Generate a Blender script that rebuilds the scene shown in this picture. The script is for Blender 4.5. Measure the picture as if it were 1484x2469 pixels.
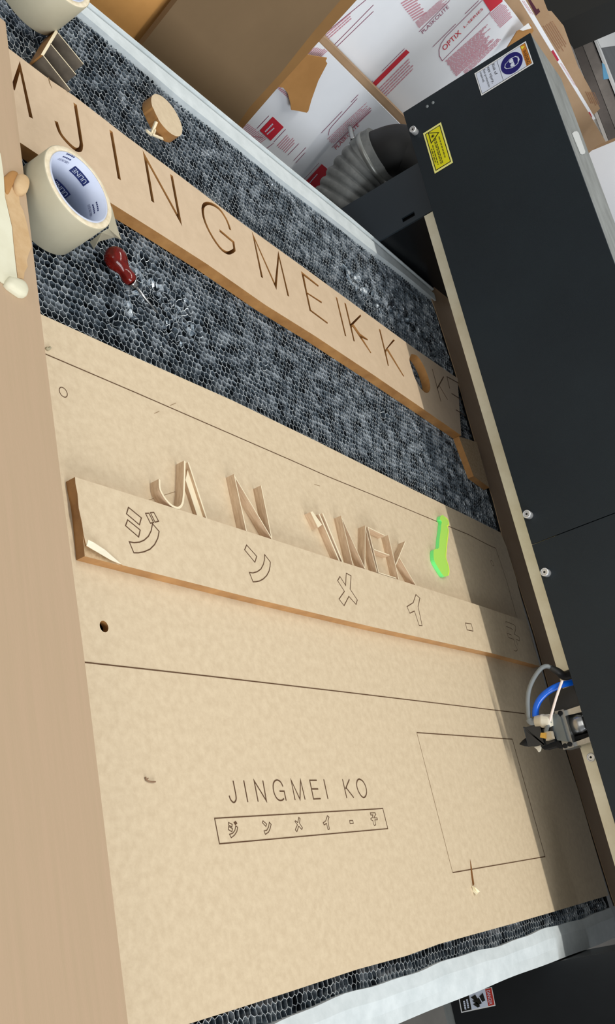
import bpy, bmesh, math, random
import numpy as np
from mathutils import Vector, Matrix
random.seed(7); rng=np.random.default_rng(7)
C=bpy.context.scene.collection
for o in list(bpy.data.objects): bpy.data.objects.remove(o)

# ---------------------------------------------------------------- camera
R=np.array([[0.5530782,-0.1992032,0.8089639],[0.1979071,-0.911787,-0.3598294],[0.8092819,0.3591135,-0.4648658]])
F=2564.283; W,H=1484.0,2469.0; CAM=np.array([0,0,.6])
cd=bpy.data.cameras.new('camera'); cam=bpy.data.objects.new('camera',cd); C.objects.link(cam)
cd.sensor_fit='VERTICAL'; cd.sensor_height=36; cd.lens=36*F/H; cd.clip_start=.01; cd.clip_end=100
m=Matrix.Identity(4)
for i in range(3):
    m[i][0]=R[0][i]; m[i][1]=-R[1][i]; m[i][2]=-R[2][i]; m[i][3]=CAM[i]
cam.matrix_world=m
bpy.context.scene.camera=cam
# ---------------------------------------------------------------- light
vs=bpy.context.scene.view_settings
vs.view_transform='Standard'; vs.look='None'; vs.gamma=1; vs.use_curve_mapping=False; vs.exposure=0.0
wd=bpy.data.worlds.new('world'); bpy.context.scene.world=wd; wd.use_nodes=True
bg=wd.node_tree.nodes['Background']; bg.inputs[0].default_value=(.93,.97,1,1); bg.inputs[1].default_value=.38
def lamp(name,loc,sx,sy,power,col=(1,.97,.92),rot=(0,0,0)):
    l=bpy.data.lights.new(name,'AREA'); l.shape='RECTANGLE'; l.size=sx; l.size_y=sy; l.energy=power; l.color=col
    o=bpy.data.objects.new(name,l); C.objects.link(o); o.location=loc; o.rotation_euler=rot; return o
lamp('ceiling_tube_lamp',(.94,.55,2.75),.085,3.6,57,(1,.96,.89))
lamp('fill_light',(-5,.4,1.5),2.0,5.0,80,(1,.98,.93),(0,math.radians(-84),0))  # added fill from behind the camera, brightens the space under the gantry
lamp('fill_light',(.4,-4.6,1.9),4.0,1.8,190,(.93,.96,1),(math.radians(82),0,0))  # added fill from the near side for the leaning sheets, no known source

# ---------------------------------------------------------------- pixel -> place helpers (rays of the calibrated camera onto real planes)
def ray(x,y): return R.T@np.array([x-W/2,y-H/2,F])
def on_z(x,y,z=0.):
    d=ray(x,y); return CAM+d*((z-.6)/d[2])
def on_x(x,y,X):
    d=ray(x,y); return CAM+d*(X/d[0])
def on_lean(x,y,y0,t=.24):
    y0-=.10; d=ray(x,y); return CAM+d*((y0+t*.6)/(d[1]-t*d[2]))
# ---------------------------------------------------------------- materials
def lin(c):
    r=[]
    for v in c:
        v=v/255; r.append(v/12.92 if v<=.04045 else ((v+.055)/1.055)**2.4)
    return (r[0],r[1],r[2],1)
MATS={}
def mat(name,col,rough=.6,metal=0,noise=0,scale=40,col2=None,bump=0,bscale=200,trans=0,coat=0,stretch=None,spec=.5):
    if name in MATS: return MATS[name]
    m=bpy.data.materials.new(name); m.use_nodes=True; nt=m.node_tree; b=nt.nodes['Principled BSDF']
    b.inputs['Base Color'].default_value=lin(col); b.inputs['Roughness'].default_value=rough; b.inputs['Metallic'].default_value=metal
    b.inputs['Specular IOR Level'].default_value=spec
    if trans: b.inputs['Transmission Weight'].default_value=trans
    if coat: b.inputs['Coat Weight'].default_value=coat
    tc=nt.nodes.new('ShaderNodeTexCoord'); vec=tc.outputs['Object']
    if stretch:
        mp=nt.nodes.new('ShaderNodeMapping'); mp.inputs['Scale'].default_value=stretch; nt.links.new(vec,mp.inputs[0]); vec=mp.outputs[0]
    if noise:
        n=nt.nodes.new('ShaderNodeTexNoise'); n.inputs['Scale'].default_value=scale; n.inputs['Detail'].default_value=6; n.inputs['Roughness'].default_value=.65
        nt.links.new(vec,n.inputs['Vector'])
        mr=nt.nodes.new('ShaderNodeMapRange'); mr.inputs[1].default_value=.35; mr.inputs[2].default_value=.65
        nt.links.new(n.outputs[0],mr.inputs[0])
        mx=nt.nodes.new('ShaderNodeMix'); mx.data_type='RGBA'
        c2=col2 if col2 else tuple(max(0,v*(1-noise)) for v in col)
        mx.inputs[6].default_value=lin(col); mx.inputs[7].default_value=lin(c2)
        nt.links.new(mr.outputs[0],mx.inputs[0]); nt.links.new(mx.outputs[2],b.inputs['Base Color'])
    if bump:
        n2=nt.nodes.new('ShaderNodeTexNoise'); n2.inputs['Scale'].default_value=bscale; n2.inputs['Detail'].default_value=4
        nt.links.new(vec,n2.inputs['Vector'])
        bp=nt.nodes.new('ShaderNodeBump'); bp.inputs['Strength'].default_value=bump; bp.inputs['Distance'].default_value=.001
        nt.links.new(n2.outputs[0],bp.inputs['Height']); nt.links.new(bp.outputs[0],b.inputs['Normal'])
    MATS[name]=m; return m
MDF=mat('mdf_face',(216,197,166),.62,noise=1,scale=110,col2=(204,184,153),bump=.15,bscale=300)
MDFP=mat('mdf_face_pink',(212,188,158),.5,noise=1,scale=60,col2=(204,180,150),bump=.1,bscale=300)
MDFE=mat('mdf_cut_edge',(188,138,82),.35,noise=1,scale=30,col2=(160,112,62),spec=.6)
MDFS=mat('mdf_sawn_edge',(205,178,140),.7,noise=1,scale=250,col2=(180,150,112))
BURN=mat('laser_burn',(88,60,34),.8)
BURN2=mat('laser_burn_light',(136,108,74),.8)
KRAFT=mat('kraft_board',(182,156,128),.8,noise=1,scale=6,col2=(178,154,125),bump=.1,bscale=60,stretch=(30,1.2,1))
KRAFTD=mat('kraft_brown',(122,99,70),.8,noise=1,scale=4,col2=(114,92,64),bump=.05,bscale=90)
KRAFTO=mat('kraft_orange',(178,130,74),.8,noise=1,scale=12,col2=(164,118,64))
KRAFTT=mat('kraft_tan',(170,142,112),.8,noise=1,scale=8,col2=(160,130,98))
KPEEL=mat('kraft_peeled',(206,176,135),.85,noise=1,scale=40,col2=(192,158,114))
TAPE=mat('masking_tape_side',(188,182,158),.6,noise=1,scale=14,col2=(180,173,149))
TAPER=mat('masking_tape_edge',(238,226,200),.8,noise=1,scale=120,col2=(218,203,172),bump=.4,bscale=300)
CORE=mat('tape_core',(204,212,232),.5,noise=1,scale=16,col2=(194,203,224))
NAVY=mat('print_navy',(38,52,112),.6)
CREAM=mat('tape_strip',(226,224,200),.5,noise=1,scale=20,col2=(216,212,186))
WHITE=mat('white_paint',(218,226,228),.55,noise=1,scale=30,col2=(200,209,211),bump=.3,bscale=60)
GREYP=mat('grey_paint',(150,152,148),.5)
BLACK=mat('black_powder_coat',(28,37,43),.45,noise=1,scale=5,col2=(24,32,38),bump=.12,bscale=900,spec=.3)
BLACK2=mat('black_enamel',(24,28,31),.3,noise=1,scale=6,col2=(17,20,23))
DARK=mat('dark_void',(10,10,11),.9)
ALU=mat('raw_aluminium',(238,232,208),.5,noise=1,scale=12,col2=(220,210,180))
STEEL=mat('steel',(185,186,184),.25,metal=1,noise=1,scale=30,col2=(150,150,150))
STEELD=mat('steel_blued',(110,118,122),.35,metal=.8)
GTOP=mat('grey_top_plate',(142,146,144),.5,noise=1,scale=14,col2=(118,121,118),stretch=(3,1,1))
RUBBER=mat('dusty_rubber',(126,128,126),.75,noise=1,scale=22,col2=(88,91,90),bump=.4,bscale=60)
PAPER=mat('white_masking_paper',(236,240,246),.6,noise=1,scale=3,col2=(228,233,240))
RED=mat('print_red',(200,36,54),.6)
REDD=mat('print_dark_red',(176,40,66),.6)
PINK=mat('print_pink',(204,142,156),.7)
WINE=mat('print_wine',(150,80,108),.7)
LWHITE=mat('label_white',(214,222,238),.4)
LWB=mat('label_white_border',(235,236,236),.4)
LYEL=mat('label_yellow',(222,216,24),.4)
LYELB=mat('label_yellow_border',(236,232,140),.4)
LORG=mat('label_orange',(206,126,34),.4)
LRED=mat('label_red',(190,52,40),.4)
LBLUE=mat('label_blue',(14,6,104),.4)
LBLK=mat('label_black',(22,20,14),.4)
LOLV=mat('label_print_olive',(98,94,10),.5)
GRN=mat('green_acrylic',(184,236,104),.12,spec=.6)
GRNE=mat('green_acrylic_edge',(120,250,140),.2)  # brighter than the face: edge glow put into the colour
GRNY=mat('green_acrylic_painted_glow',(222,252,90),.2)  # pale yellow green standing in for the lit fluorescent edge
HANDLE=mat('red_lacquered_wood',(118,18,8),.16,noise=1,scale=60,col2=(84,12,6),coat=.25,stretch=(1,1,4),spec=.35)
BLUET=mat('blue_tube',(8,96,216),.2)
GREYC=mat('grey_cable',(120,126,128),.45)
WPLAS=mat('white_plastic',(214,208,190),.4)
BRASS=mat('brass',(214,172,84),.25,metal=.7)
KNOB=mat('satin_aluminium',(222,224,226),.3,metal=.55)
SOCK=mat('dark_socket',(70,72,72),.5)
SLATE=mat('dark_slate',(78,80,84),.5,noise=1,scale=6,col2=(94,96,99))
LBLU=mat('sky_blue_tape',(84,164,208),.5)
GSTACK=mat('grey_sheet',(206,202,196),.6,noise=1,scale=10,col2=(176,168,162))
GSTACK2=mat('brown_grey_sheet',(120,112,108),.6,noise=1,scale=8,col2=(98,92,88))
GSTACK3=mat('putty_grey_sheet',(158,150,144),.6,noise=1,scale=8,col2=(128,122,118))
FLOORM=mat('concrete',(86,84,80),.7,noise=1,scale=5,col2=(104,101,96))
WALLM=mat('painted_wall',(196,196,190),.8,noise=1,scale=2)
# honeycomb foil
def foil():
    m=bpy.data.materials.new('honeycomb_foil'); m.use_nodes=True; nt=m.node_tree; b=nt.nodes['Principled BSDF']
    b.inputs['Metallic'].default_value=.5; b.inputs['Roughness'].default_value=.32
    tc=nt.nodes.new('ShaderNodeTexCoord')
    n=nt.nodes.new('ShaderNodeTexNoise'); n.inputs['Scale'].default_value=70; n.inputs['Detail'].default_value=5
    nt.links.new(tc.outputs['Object'],n.inputs['Vector'])
    cr=nt.nodes.new('ShaderNodeValToRGB'); e=cr.color_ramp.elements
    e[0].position=.36; e[0].color=lin((44,50,56)); e[1].position=.64; e[1].color=lin((214,222,228))
    k=cr.color_ramp.elements.new(.5); k.color=lin((116,130,142))
    nt.links.new(n.outputs[0],cr.inputs[0]); nt.links.new(cr.outputs[0],b.inputs['Base Color'])
    n2=nt.nodes.new('ShaderNodeTexNoise'); n2.inputs['Scale'].default_value=350
    nt.links.new(tc.outputs['Object'],n2.inputs['Vector'])
    bp=nt.nodes.new('ShaderNodeBump'); bp.inputs['Strength'].default_value=.5; bp.inputs['Distance'].default_value=.002
    nt.links.new(n2.outputs[0],bp.inputs['Height']); nt.links.new(bp.outputs[0],b.inputs['Normal'])
    return m
FOIL=foil()
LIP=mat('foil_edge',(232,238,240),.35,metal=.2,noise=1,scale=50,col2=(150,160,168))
FOILD=mat('foil_bottom',(52,60,70),.5,noise=1,scale=60,col2=(52,58,66))

# ---------------------------------------------------------------- object helpers
def tag(o,label=None,cat=None,group=None,kind=None):
    if label: o['label']=label
    if cat: o['category']=cat
    if group: o['group']=group
    if kind: o['kind']=kind
    return o
def empty(name,loc,label,cat,group=None):
    o=bpy.data.objects.new(name,None); C.objects.link(o); o.location=[float(v) for v in loc]; o.empty_display_size=.02
    return tag(o,label,cat,group)
def link(name,me,mats,parent=None,smooth=False):
    o=bpy.data.objects.new(name,me); C.objects.link(o)
    for m_ in (mats if isinstance(mats,(list,tuple)) else [mats]): me.materials.append(m_)
    if parent is not None:
        o.parent=parent; o.matrix_parent_inverse=Matrix.Translation(-Vector(parent_loc(parent)))
    if smooth:
        for p in me.polygons: p.use_smooth=True
    return o
def parent_loc(p):
    l=Vector(p.location)
    while p.parent is not None:
        p=p.parent
    # parents are pure translations expressed in world space
    return l if p.type=='EMPTY' else Vector((0,0,0))
def tomesh(bm,name='m'):
    me=bpy.data.meshes.new(name); bmesh.ops.recalc_face_normals(bm,faces=bm.faces); bm.to_mesh(me); bm.free(); return me
def fill2d(loops):
    """triangulated fill of outer+hole loops (2D) -> verts, faces"""
    from mathutils.geometry import tessellate_polygon
    vs_=[Vector((p[0],p[1],0)) for l in loops for p in l]
    ls=[[Vector((p[0],p[1],0)) for p in l] for l in loops]
    return [(v.x,v.y) for v in vs_],tessellate_polygon(ls)
def add_slab(bm,loops,z0,z1,mi_top=0,mi_side=0):
    """loops of (x,y); horizontal slab between z0 and z1 (z1 top)"""
    vs_,tr=fill2d(loops)
    top=[bm.verts.new((x,y,z1)) for x,y in vs_]; bot=[bm.verts.new((x,y,z0)) for x,y in vs_]
    for t in tr:
        try:
            f=bm.faces.new([top[i] for i in t]); f.material_index=mi_top
            f=bm.faces.new([bot[i] for i in reversed(t)]); f.material_index=mi_side
        except ValueError: pass
    k=0
    for l in loops:
        n=len(l)
        for i in range(n):
            a,b=k+i,k+(i+1)%n
            f=bm.faces.new((top[a],top[b],bot[b],bot[a])); f.material_index=mi_side
        k+=n
def slab(name,loops,z0,z1,mats,parent=None):
    bm=bmesh.new(); add_slab(bm,loops,z0,z1,0,1 if isinstance(mats,(list,tuple)) and len(mats)>1 else 0)
    return link(name,tomesh(bm),mats,parent)
def zp(pts,z): return [tuple(on_z(x,y,z)[:2]) for x,y in pts]
def add_box(bm,a,b,mi=0):
    (x0,y0,z0),(x1,y1,z1)=a,b
    v=[bm.verts.new(p) for p in ((x0,y0,z0),(x1,y0,z0),(x1,y1,z0),(x0,y1,z0),(x0,y0,z1),(x1,y0,z1),(x1,y1,z1),(x0,y1,z1))]
    for f in ((0,3,2,1),(4,5,6,7),(0,1,5,4),(1,2,6,5),(2,3,7,6),(3,0,4,7)):
        bm.faces.new([v[i] for i in f]).material_index=mi
def box(name,a,b,m_,parent=None,bev=0):
    bm=bmesh.new(); add_box(bm,a,b)
    if bev: bmesh.ops.bevel(bm,geom=list(bm.edges),offset=bev,segments=2,affect='EDGES',profile=.5)
    return link(name,tomesh(bm),m_,parent)
def add_prism(bm,pts,off,mi=0,mis=None):
    """pts: 3D polygon; extruded by vector off"""
    n=len(pts); a=[bm.verts.new(p) for p in pts]; b=[bm.verts.new(np.array(p)+np.array(off)) for p in pts]
    from mathutils.geometry import tessellate_polygon
    for t in tessellate_polygon([[Vector(p) for p in pts]]):
        try:
            bm.faces.new([a[i] for i in t]).material_index=mi; bm.faces.new([b[i] for i in reversed(t)]).material_index=mi
        except ValueError: pass
    for i in range(n):
        bm.faces.new((a[i],a[(i+1)%n],b[(i+1)%n],b[i])).material_index=mi if mis is None else mis
def prism(name,pts,off,m_,parent=None,mis=None,bev=0):
    bm=bmesh.new(); add_prism(bm,pts,off,0,mis)
    if bev:
        bmesh.ops.dissolve_limit(bm,angle_limit=.01,verts=bm.verts,edges=bm.edges)
        bmesh.ops.bevel(bm,geom=list(bm.edges),offset=bev,segments=2,affect='EDGES',profile=.5)
    return link(name,tomesh(bm),m_,parent)
def frame(d):
    d=Vector(d).normalized(); a=Vector((0,0,1)) if abs(d.z)<.9 else Vector((1,0,0)); u=d.cross(a).normalized(); return u,d.cross(u)
def add_lathe(bm,p0,axis,prof,seg=32,mis=None,closed=False):
    """prof: list of (t along axis (m), r)"""
    axis=Vector(axis).normalized(); u,v=frame(axis); p0=Vector(p0); rings=[]
    for t,r in prof:
        rings.append([bm.verts.new(p0+axis*t+(u*math.cos(a)+v*math.sin(a))*max(r,1e-5)) for a in [2*math.pi*k/seg for k in range(seg)]])
    n=len(rings)
    for i in range(n if closed else n-1):
        A,B=rings[i],rings[(i+1)%n]
        for k in range(seg):
            f=bm.faces.new((A[k],A[(k+1)%seg],B[(k+1)%seg],B[k])); f.smooth=True
            if mis: f.material_index=mis[i]
    if not closed:
        for rr in (rings[0],rings[-1]):
            try: bm.faces.new(rr)
            except ValueError: pass
def lathe(name,p0,axis,prof,m_,parent=None,seg=32,mis=None,closed=False):
    bm=bmesh.new(); add_lathe(bm,p0,axis,prof,seg,mis,closed); return link(name,tomesh(bm),m_,parent)
def smooth_path(pts,n=8):
    P_=[Vector(p) for p in pts]; out=[]
    for i in range(len(P_)-1):
        p0=P_[max(i-1,0)];p1=P_[i];p2=P_[i+1];p3=P_[min(i+2,len(P_)-1)]
        for k in range(n):
            t=k/n
            out.append(.5*((2*p1)+(p2-p0)*t+(2*p0-5*p1+4*p2-p3)*t*t+(3*p1-p0-3*p2+p3)*t**3))
    out.append(P_[-1]); return out
def add_tube(bm,path,rad,seg=14,mi=0):
    n=len(path); prev=None; rings=[]
    for i,p in enumerate(path):
        d=(path[min(i+1,n-1)]-path[max(i-1,0)]).normalized()
        if prev is None: u,_=frame(d)
        else: u=(prev-d*prev.dot(d)).normalized()
        prev=u; v=d.cross(u); r=rad(i/(n-1)) if callable(rad) else rad
        rings.append([bm.verts.new(p+(u*math.cos(a)+v*math.sin(a))*r) for a in [2*math.pi*k/seg for k in range(seg)]])
    for i in range(n-1):
        for k in range(seg):
            f=bm.faces.new((rings[i][k],rings[i][(k+1)%seg],rings[i+1][(k+1)%seg],rings[i+1][k])); f.smooth=True; f.material_index=mi
    for rr in (rings[0],rings[-1]):
        try: bm.faces.new(rr)
        except ValueError: pass
def tube(name,pts,rad,m_,parent=None,n=8,seg=14):
    bm=bmesh.new(); add_tube(bm,smooth_path(pts,n),rad,seg); return link(name,tomesh(bm),m_,parent)
def offset_path(pts,w,closed=False,ends=True):
    """mitred outline polygon of an open 2D polyline of width w"""
    P_=[Vector(p[:2]) for p in pts]; n=len(P_); L=[];Rr=[]
    for i in range(n):
        if closed: a=P_[i-1]; b=P_[(i+1)%n]
        else: a=P_[i-1] if i>0 else None; b=P_[i+1] if i<n-1 else None
        p=P_[i]
        d1=(p-a).normalized() if a is not None else None; d2=(b-p).normalized() if b is not None else None
        if d1 is None: nrm=Vector((-d2.y,d2.x)); s=1
        elif d2 is None: nrm=Vector((-d1.y,d1.x)); s=1
        else:
            n1=Vector((-d1.y,d1.x)); n2=Vector((-d2.y,d2.x)); nrm=(n1+n2)
            if nrm.length<1e-4: nrm=n1; s=1
            else: nrm.normalize(); s=min(1/max(nrm.dot(n1),.2),3.2)
        L.append(p+nrm*(w/2*s)); Rr.append(p-nrm*(w/2*s))
    return L,Rr
def stroke_poly(pts,w):
    L,Rr=offset_path(pts,w); return [tuple(p) for p in L]+[tuple(p) for p in reversed(Rr)]
def add_line(bm,pts,w,z,closed=False,mi=0,h=.0003):
    """flat engraved line: quads of width w lying at height z"""
    L,Rr=offset_path(pts,w,closed); n=len(L)
    a=[bm.verts.new((p.x,p.y,z)) for p in L]; b=[bm.verts.new((p.x,p.y,z)) for p in Rr]
    for i in range(n if closed else n-1):
        j=(i+1)%n
        try: bm.faces.new((a[i],a[j],b[j],b[i])).material_index=mi
        except ValueError: pass
def arc_smooth(pts,n=5,closed=False):
    v=[Vector((p[0],p[1],0)) for p in pts]; r=smooth_path(v,n); return [(p.x,p.y) for p in r]
# text
_dg=None
def text_geo(s):
    cu=bpy.data.curves.new('t','FONT'); cu.body=s; o=bpy.data.objects.new('t',cu); C.objects.link(o)
    bpy.context.view_layer.update(); dg=bpy.context.evaluated_depsgraph_get(); me=o.evaluated_get(dg).to_mesh()
    vs_=np.array([v.co[:] for v in me.vertices]); fs=[tuple(p.vertices) for p in me.polygons]
    bpy.data.objects.remove(o); bpy.data.curves.remove(cu); return vs_,fs
def add_text(bm,s,f,mi=0,flipv=False):
    """f(u,v): u 0..1 along text, v 0..1 baseline->cap height; returns 3D"""
    vs_,fs=text_geo(s); x0,x1=vs_[:,0].min(),vs_[:,0].max(); cap=.72 if any(c in s for c in 'abdfghklt') or s.isupper() else .72
    V=[bm.verts.new(f((x-x0)/(x1-x0),y/cap)) for x,y,_ in vs_]
    for t in fs:
        try: bm.faces.new([V[i] for i in t]).material_index=mi
        except ValueError: pass
def quad_map(P0,PU,PV):
    P0,PU,PV=map(np.array,(P0,PU,PV)); return lambda u,v: P0+(PU-P0)*u+(PV-P0)*v
def add_quad(bm,f,u0,v0,u1,v1,mi=0):
    bm.faces.new([bm.verts.new(f(u,v)) for u,v in ((u0,v0),(u1,v0),(u1,v1),(u0,v1))]).material_index=mi

# ================================================================= SETTING
YF=-.75
bm=bmesh.new(); add_box(bm,(-4,-5,YF-.1),(18,16,YF)); tag(link('floor',tomesh(bm),FLOORM),kind='structure')
bm=bmesh.new(); add_box(bm,(17.9,-5,YF),(18,16,3)); tag(link('wall_far',tomesh(bm),WALLM),kind='structure')
bm=bmesh.new(); add_box(bm,(-4,15.9,YF),(17.9,16,3)); tag(link('wall_left',tomesh(bm),WALLM),kind='structure')

# ================================================================= LASER CUTTER BODY
mach=empty('laser_cutter',(1.1,.5,YF),'black laser cutting machine body with a white rimmed bed','machine')
bm=bmesh.new(); add_box(bm,(.3,-.1,YF),(1.95,1.085,-.028))
link('cabinet',tomesh(bm),BLACK2,mach)
# far rim : white, with a groove and an outer lip
def wav(x,a,s): return a*math.sin(x*s)+a*.5*math.sin(x*s*2.7+1)
bm=bmesh.new(); n=60; rows=[]
xs=np.linspace(.45,1.70,n)
for x in xs:
    yi=1.049+wav(x,.0022,9)+max(0,(.95-x))*.07; yo=1.087+max(0,1.2-x)*.012-max(0,x-1.4)*.04
    taper=1
    rows.append([bm.verts.new(p) for p in ((x,yi,-.028),(x,yi,0),(x,yo-.010,.0),(x,yo-.009,-.004),(x,yo-.003,-.004),(x,yo-.002,.002),(x,yo,.002),(x,yo,-.028))])
for i in range(n-1):
    for k in range(7):
        f=bm.faces.new((rows[i][k],rows[i+1][k],rows[i+1][k+1],rows[i][k+1])); f.material_index=1 if k in(3,) else 0
for r in (rows[0],rows[-1]): bm.faces.new(r)
tag(link('far_rim',tomesh(bm),[WHITE,GREYP],mach),'white painted rim along the far side of the bed')
bm=bmesh.new(); rows=[]
for x in np.linspace(.45,1.70,70):
    yi=-.0615+wav(x,.0014,23)-max(0,.95-x)*.035; yo=-.1015+wav(x,.0008,11)
    zz=.0015*math.sin(x*17)
    rows.append([bm.verts.new(p) for p in ((x,yi,-.028),(x,yi,-.001),(x,(yi*2+yo)/3,.0005+zz*.4),(x,(yi+2*yo)/3,-.001+zz),(x,yo,-.002+zz*.5),(x,yo-.001,-.028))])
for i in range(69):
    for k in range(5): bm.faces.new((rows[i][k],rows[i+1][k],rows[i+1][k+1],rows[i][k+1]))
for r in (rows[0],rows[-1]): bm.faces.new(r)
link('near_rim',tomesh(bm),WHITE,mach)
box('bed_pan',(.32,-.06,-.028),(1.94,1.046,-.0215),FOILD,mach)

# ================================================================= HONEYCOMB
def crush(x,y):
    """0..1 crushed amount"""
    c=0
    for (px,py,r,st) in ZONES:
        d=math.hypot((x-px),(y-py)*st)/r
        c=max(c,max(0,1-d*d))
    return c
def Z(px,py,r,st=1.): p=on_z(px,py,-.004); return (p[0],p[1],r,st)
ZONES=[Z(300,640,.022),Z(330,690,.026),Z(360,650,.02),Z(390,700,.026),Z(440,740,.03),Z(470,790,.018),Z(330,760,.018),Z(420,800,.02),Z(840,650,.022),Z(870,690,.028),Z(900,720,.03),Z(950,740,.024),Z(990,780,.022),Z(1030,820,.02),Z(1045,850,.02),Z(280,770,.012),Z(100,90,.03),Z(85,140,.02),Z(930,1000,.014),Z(640,880,.012)]
s=.0064; pitch=.0079
verts=[];faces=[];mids=[]
def jit(ix,iy):
    h_=math.sin(ix*127.1+iy*311.7)*43758.5453; h2=math.sin(ix*269.5+iy*183.3)*43758.5453; h3=math.sin(ix*93.9+iy*71.1)*24634.6
    return h_-math.floor(h_)-.5,h2-math.floor(h2)-.5,h3-math.floor(h3)
vid={}
def node(x,y):
    k=(round(x*2e4),round(y*2e4))
    if k in vid: return vid[k]
    a,b,c=jit(k[0]*.37,k[1]*.53); cr=crush(x,y); f=.0013+.0040*cr
    wx=.0016*math.sin(y*31+x*7)+.0010*math.sin(y*83+x*41)+.0008*math.sin(x*120)
    wy=.0012*math.sin(x*27-y*9)+.0009*math.sin(x*71+y*53)
    X=x+wx+a*f; Y=y+wy+b*f; zt=-.0064-.0006*c-cr*c*.007
    a2,b2,c2=jit(k[0]*.71+3,k[1]*.29+5); lean=.0010+.0060*cr
    i=len(verts); verts.append((X,Y,zt)); verts.append((X+a2*lean,Y+b2*lean,zt-.0125))
    vid[k]=i; return i
def seg(p,q):
    mx,my=(p[0]+q[0])/2,(p[1]+q[1])/2
    if not ok(mx,my): return
    i,j=node(*p),node(*q); a=Vector(verts[i]); b=Vector(verts[j]); d=(b-a); 
    if d.length<1e-5: return
    cr=crush(mx,my)
    nrm=Vector((-d.y,d.x,0)).normalized()*(.00019+.00012*random.random()+.00005*cr)
    k=len(verts)
    # curl of the foil: middle point pushed sideways
    mid=(a+b)/2+Vector((-d.y,d.x,0)).normalized()*((random.random()-.5)*(.0012+.004*cr)); mid.z=(a.z+b.z)/2
    a0=Vector(verts[i+1]); b0=Vector(verts[j+1]); m0=(a0+b0)/2
    pts=[a-nrm,mid-nrm,b-nrm,a+nrm,mid+nrm,b+nrm,a0,m0,b0]
    verts.extend([tuple(v) for v in pts])
    faces.extend([(k,k+1,k+4,k+3),(k+1,k+2,k+5,k+4),(k,k+6,k+7,k+1),(k+1,k+7,k+8,k+2),(k+3,k+4,k+7,k+6),(k+4,k+5,k+8,k+7)])
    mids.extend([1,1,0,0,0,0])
gA=on_z(856,706,-.006); gB=on_z(884,748,-.006)
def ok(x,y):
    gx,gy=gB[0]-gA[0],gB[1]-gA[1]; gl=math.hypot(gx,gy); t_=((x-gA[0])*gx+(y-gA[1])*gy)/gl; n_=abs(-(x-gA[0])*gy+(y-gA[1])*gx)/gl
    if 0<t_<gl and n_<.0075*math.sin(math.pi*t_/gl)+.001: return False
    if y<-.064 or y>1.052+max(0,.95-x)*.07: return False
    if x>1.70 or x<.57: return False
    if -.035<y<.545: return False
    if x<.60 and y<.86: return False
    if y<0 and x<.68: return False
    return True
dx=pitch; dy=pitch*.8660254*1.12
for r in range(int(-.07/dy)-1,int(1.08/dy)+2):
    y=r*dy
    if -.045<y<.535: continue
    for c_ in range(int(.56/dx)-1,int(1.71/dx)+2):
        x=c_*dx+(dx/2 if r%2 else 0); hy=dy*2/3
        top=(x,y+hy); tr=(x+dx/2,y+hy/2); br=(x+dx/2,y-hy/2); tl=(x-dx/2,y+hy/2)
        if not ok(x,y): continue
        seg(tl,top); seg(top,tr); seg(tr,br)
for zi,(px,py,r,st_) in enumerate(ZONES[:15]):
    for q_ in range(7 if zi<8 else 11):
        a_=random.uniform(0,6.28); d_=r*random.random()**.7; cx_,cy_=px+d_*math.cos(a_),py+d_*math.sin(a_)
        if not ok(cx_,cy_): continue
        l_=random.uniform(.004,.011)*(1 if zi<8 else 1.7); w_=random.uniform(.003,.008)*(1 if zi<8 else 1.3); th=random.uniform(0,3.14); ti=random.uniform(-1,1)
        ux,uy=math.cos(th),math.sin(th); k=len(verts)
        for a2 in (-1,-.4,.3,1):
            for b2 in (-1,1):
                bend=.0022*math.sin(a2*3+q_); verts.append((cx_+ux*l_*a2/2-uy*(w_*b2/2+bend),cy_+uy*l_*a2/2+ux*(w_*b2/2+bend),(-.0105 if zi<8 else -.0075)+b2*ti*w_*.45+.0012*a2))
        for g_ in range(3): faces.append((k+2*g_,k+2*g_+2,k+2*g_+3,k+2*g_+1)); mids.append(0)
me=bpy.data.meshes.new('honeycomb'); me.from_pydata(verts,[],faces); me.polygons.foreach_set('material_index',mids); me.update()
hc=link('honeycomb_bed',me,[FOIL,LIP]); tag(hc,'grey aluminium honeycomb bed of small hexagon cells, crushed in places','honeycomb bed')

# ================================================================= BIG MDF SHEET
def arcs(cx,cy,r,n=28,ry=None): ry=ry or r; return [(cx+r*math.cos(2*math.pi*k/n),cy+ry*math.sin(2*math.pi*k/n)) for k in range(n)]
edge_front=[(1468,2159),(1400,2179),(1330,2200),(1230,2229),(1110,2262),(1060,2276),(980,2305),(860,2338),(700,2391),(560,2436),(455,2469)]
edge_right=[(1208,1284),(1222,1318),(1245,1392),(1262,1462),(1282,1530),(1303,1606),(1345,1750),(1395,1905),(1440,2060)]
edge_top=[(98,757),(330,863),(560,965),(760,1062),(1000,1182),(1130,1245)]
L=zp(edge_top,0)+zp(edge_right,0)+zp(edge_front,0)
fl=L[-1]; L=[(.585,L[0][1]+.0005)]+L+[(.585,fl[1]-.001)]
sheet=empty('mdf_sheet',(1.1,.25,-.0062),'large flat tan fibreboard sheet on the honeycomb with JINGMEI KO cut into it','wooden sheet')
slab('board',[L,arcs(.6603,.2725,.0052)],-.0062,0,[MDF,MDFE],sheet)
bm=bmesh.new()
zl=.00025
add_line(bm,zp([(100,850),(111,854.4),(330,948),(700,1108.8),(793,1150),(940,1210),(1070,1264),(1130,1289),(1180,1315),(1196,1322),(1222,1400),(1246,1487)],0),.0011,zl)
add_line(bm,zp([(195,1596),(204,1597),(500,1630),(800,1665),(1266,1721)],0),.0012,zl)
add_line(bm,zp([(1005.5,1766.5),(1236,1782.5)],0),.0013,zl); add_line(bm,zp([(1236,1782.5),(1315,2065.5)],0),.0014,zl)
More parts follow.
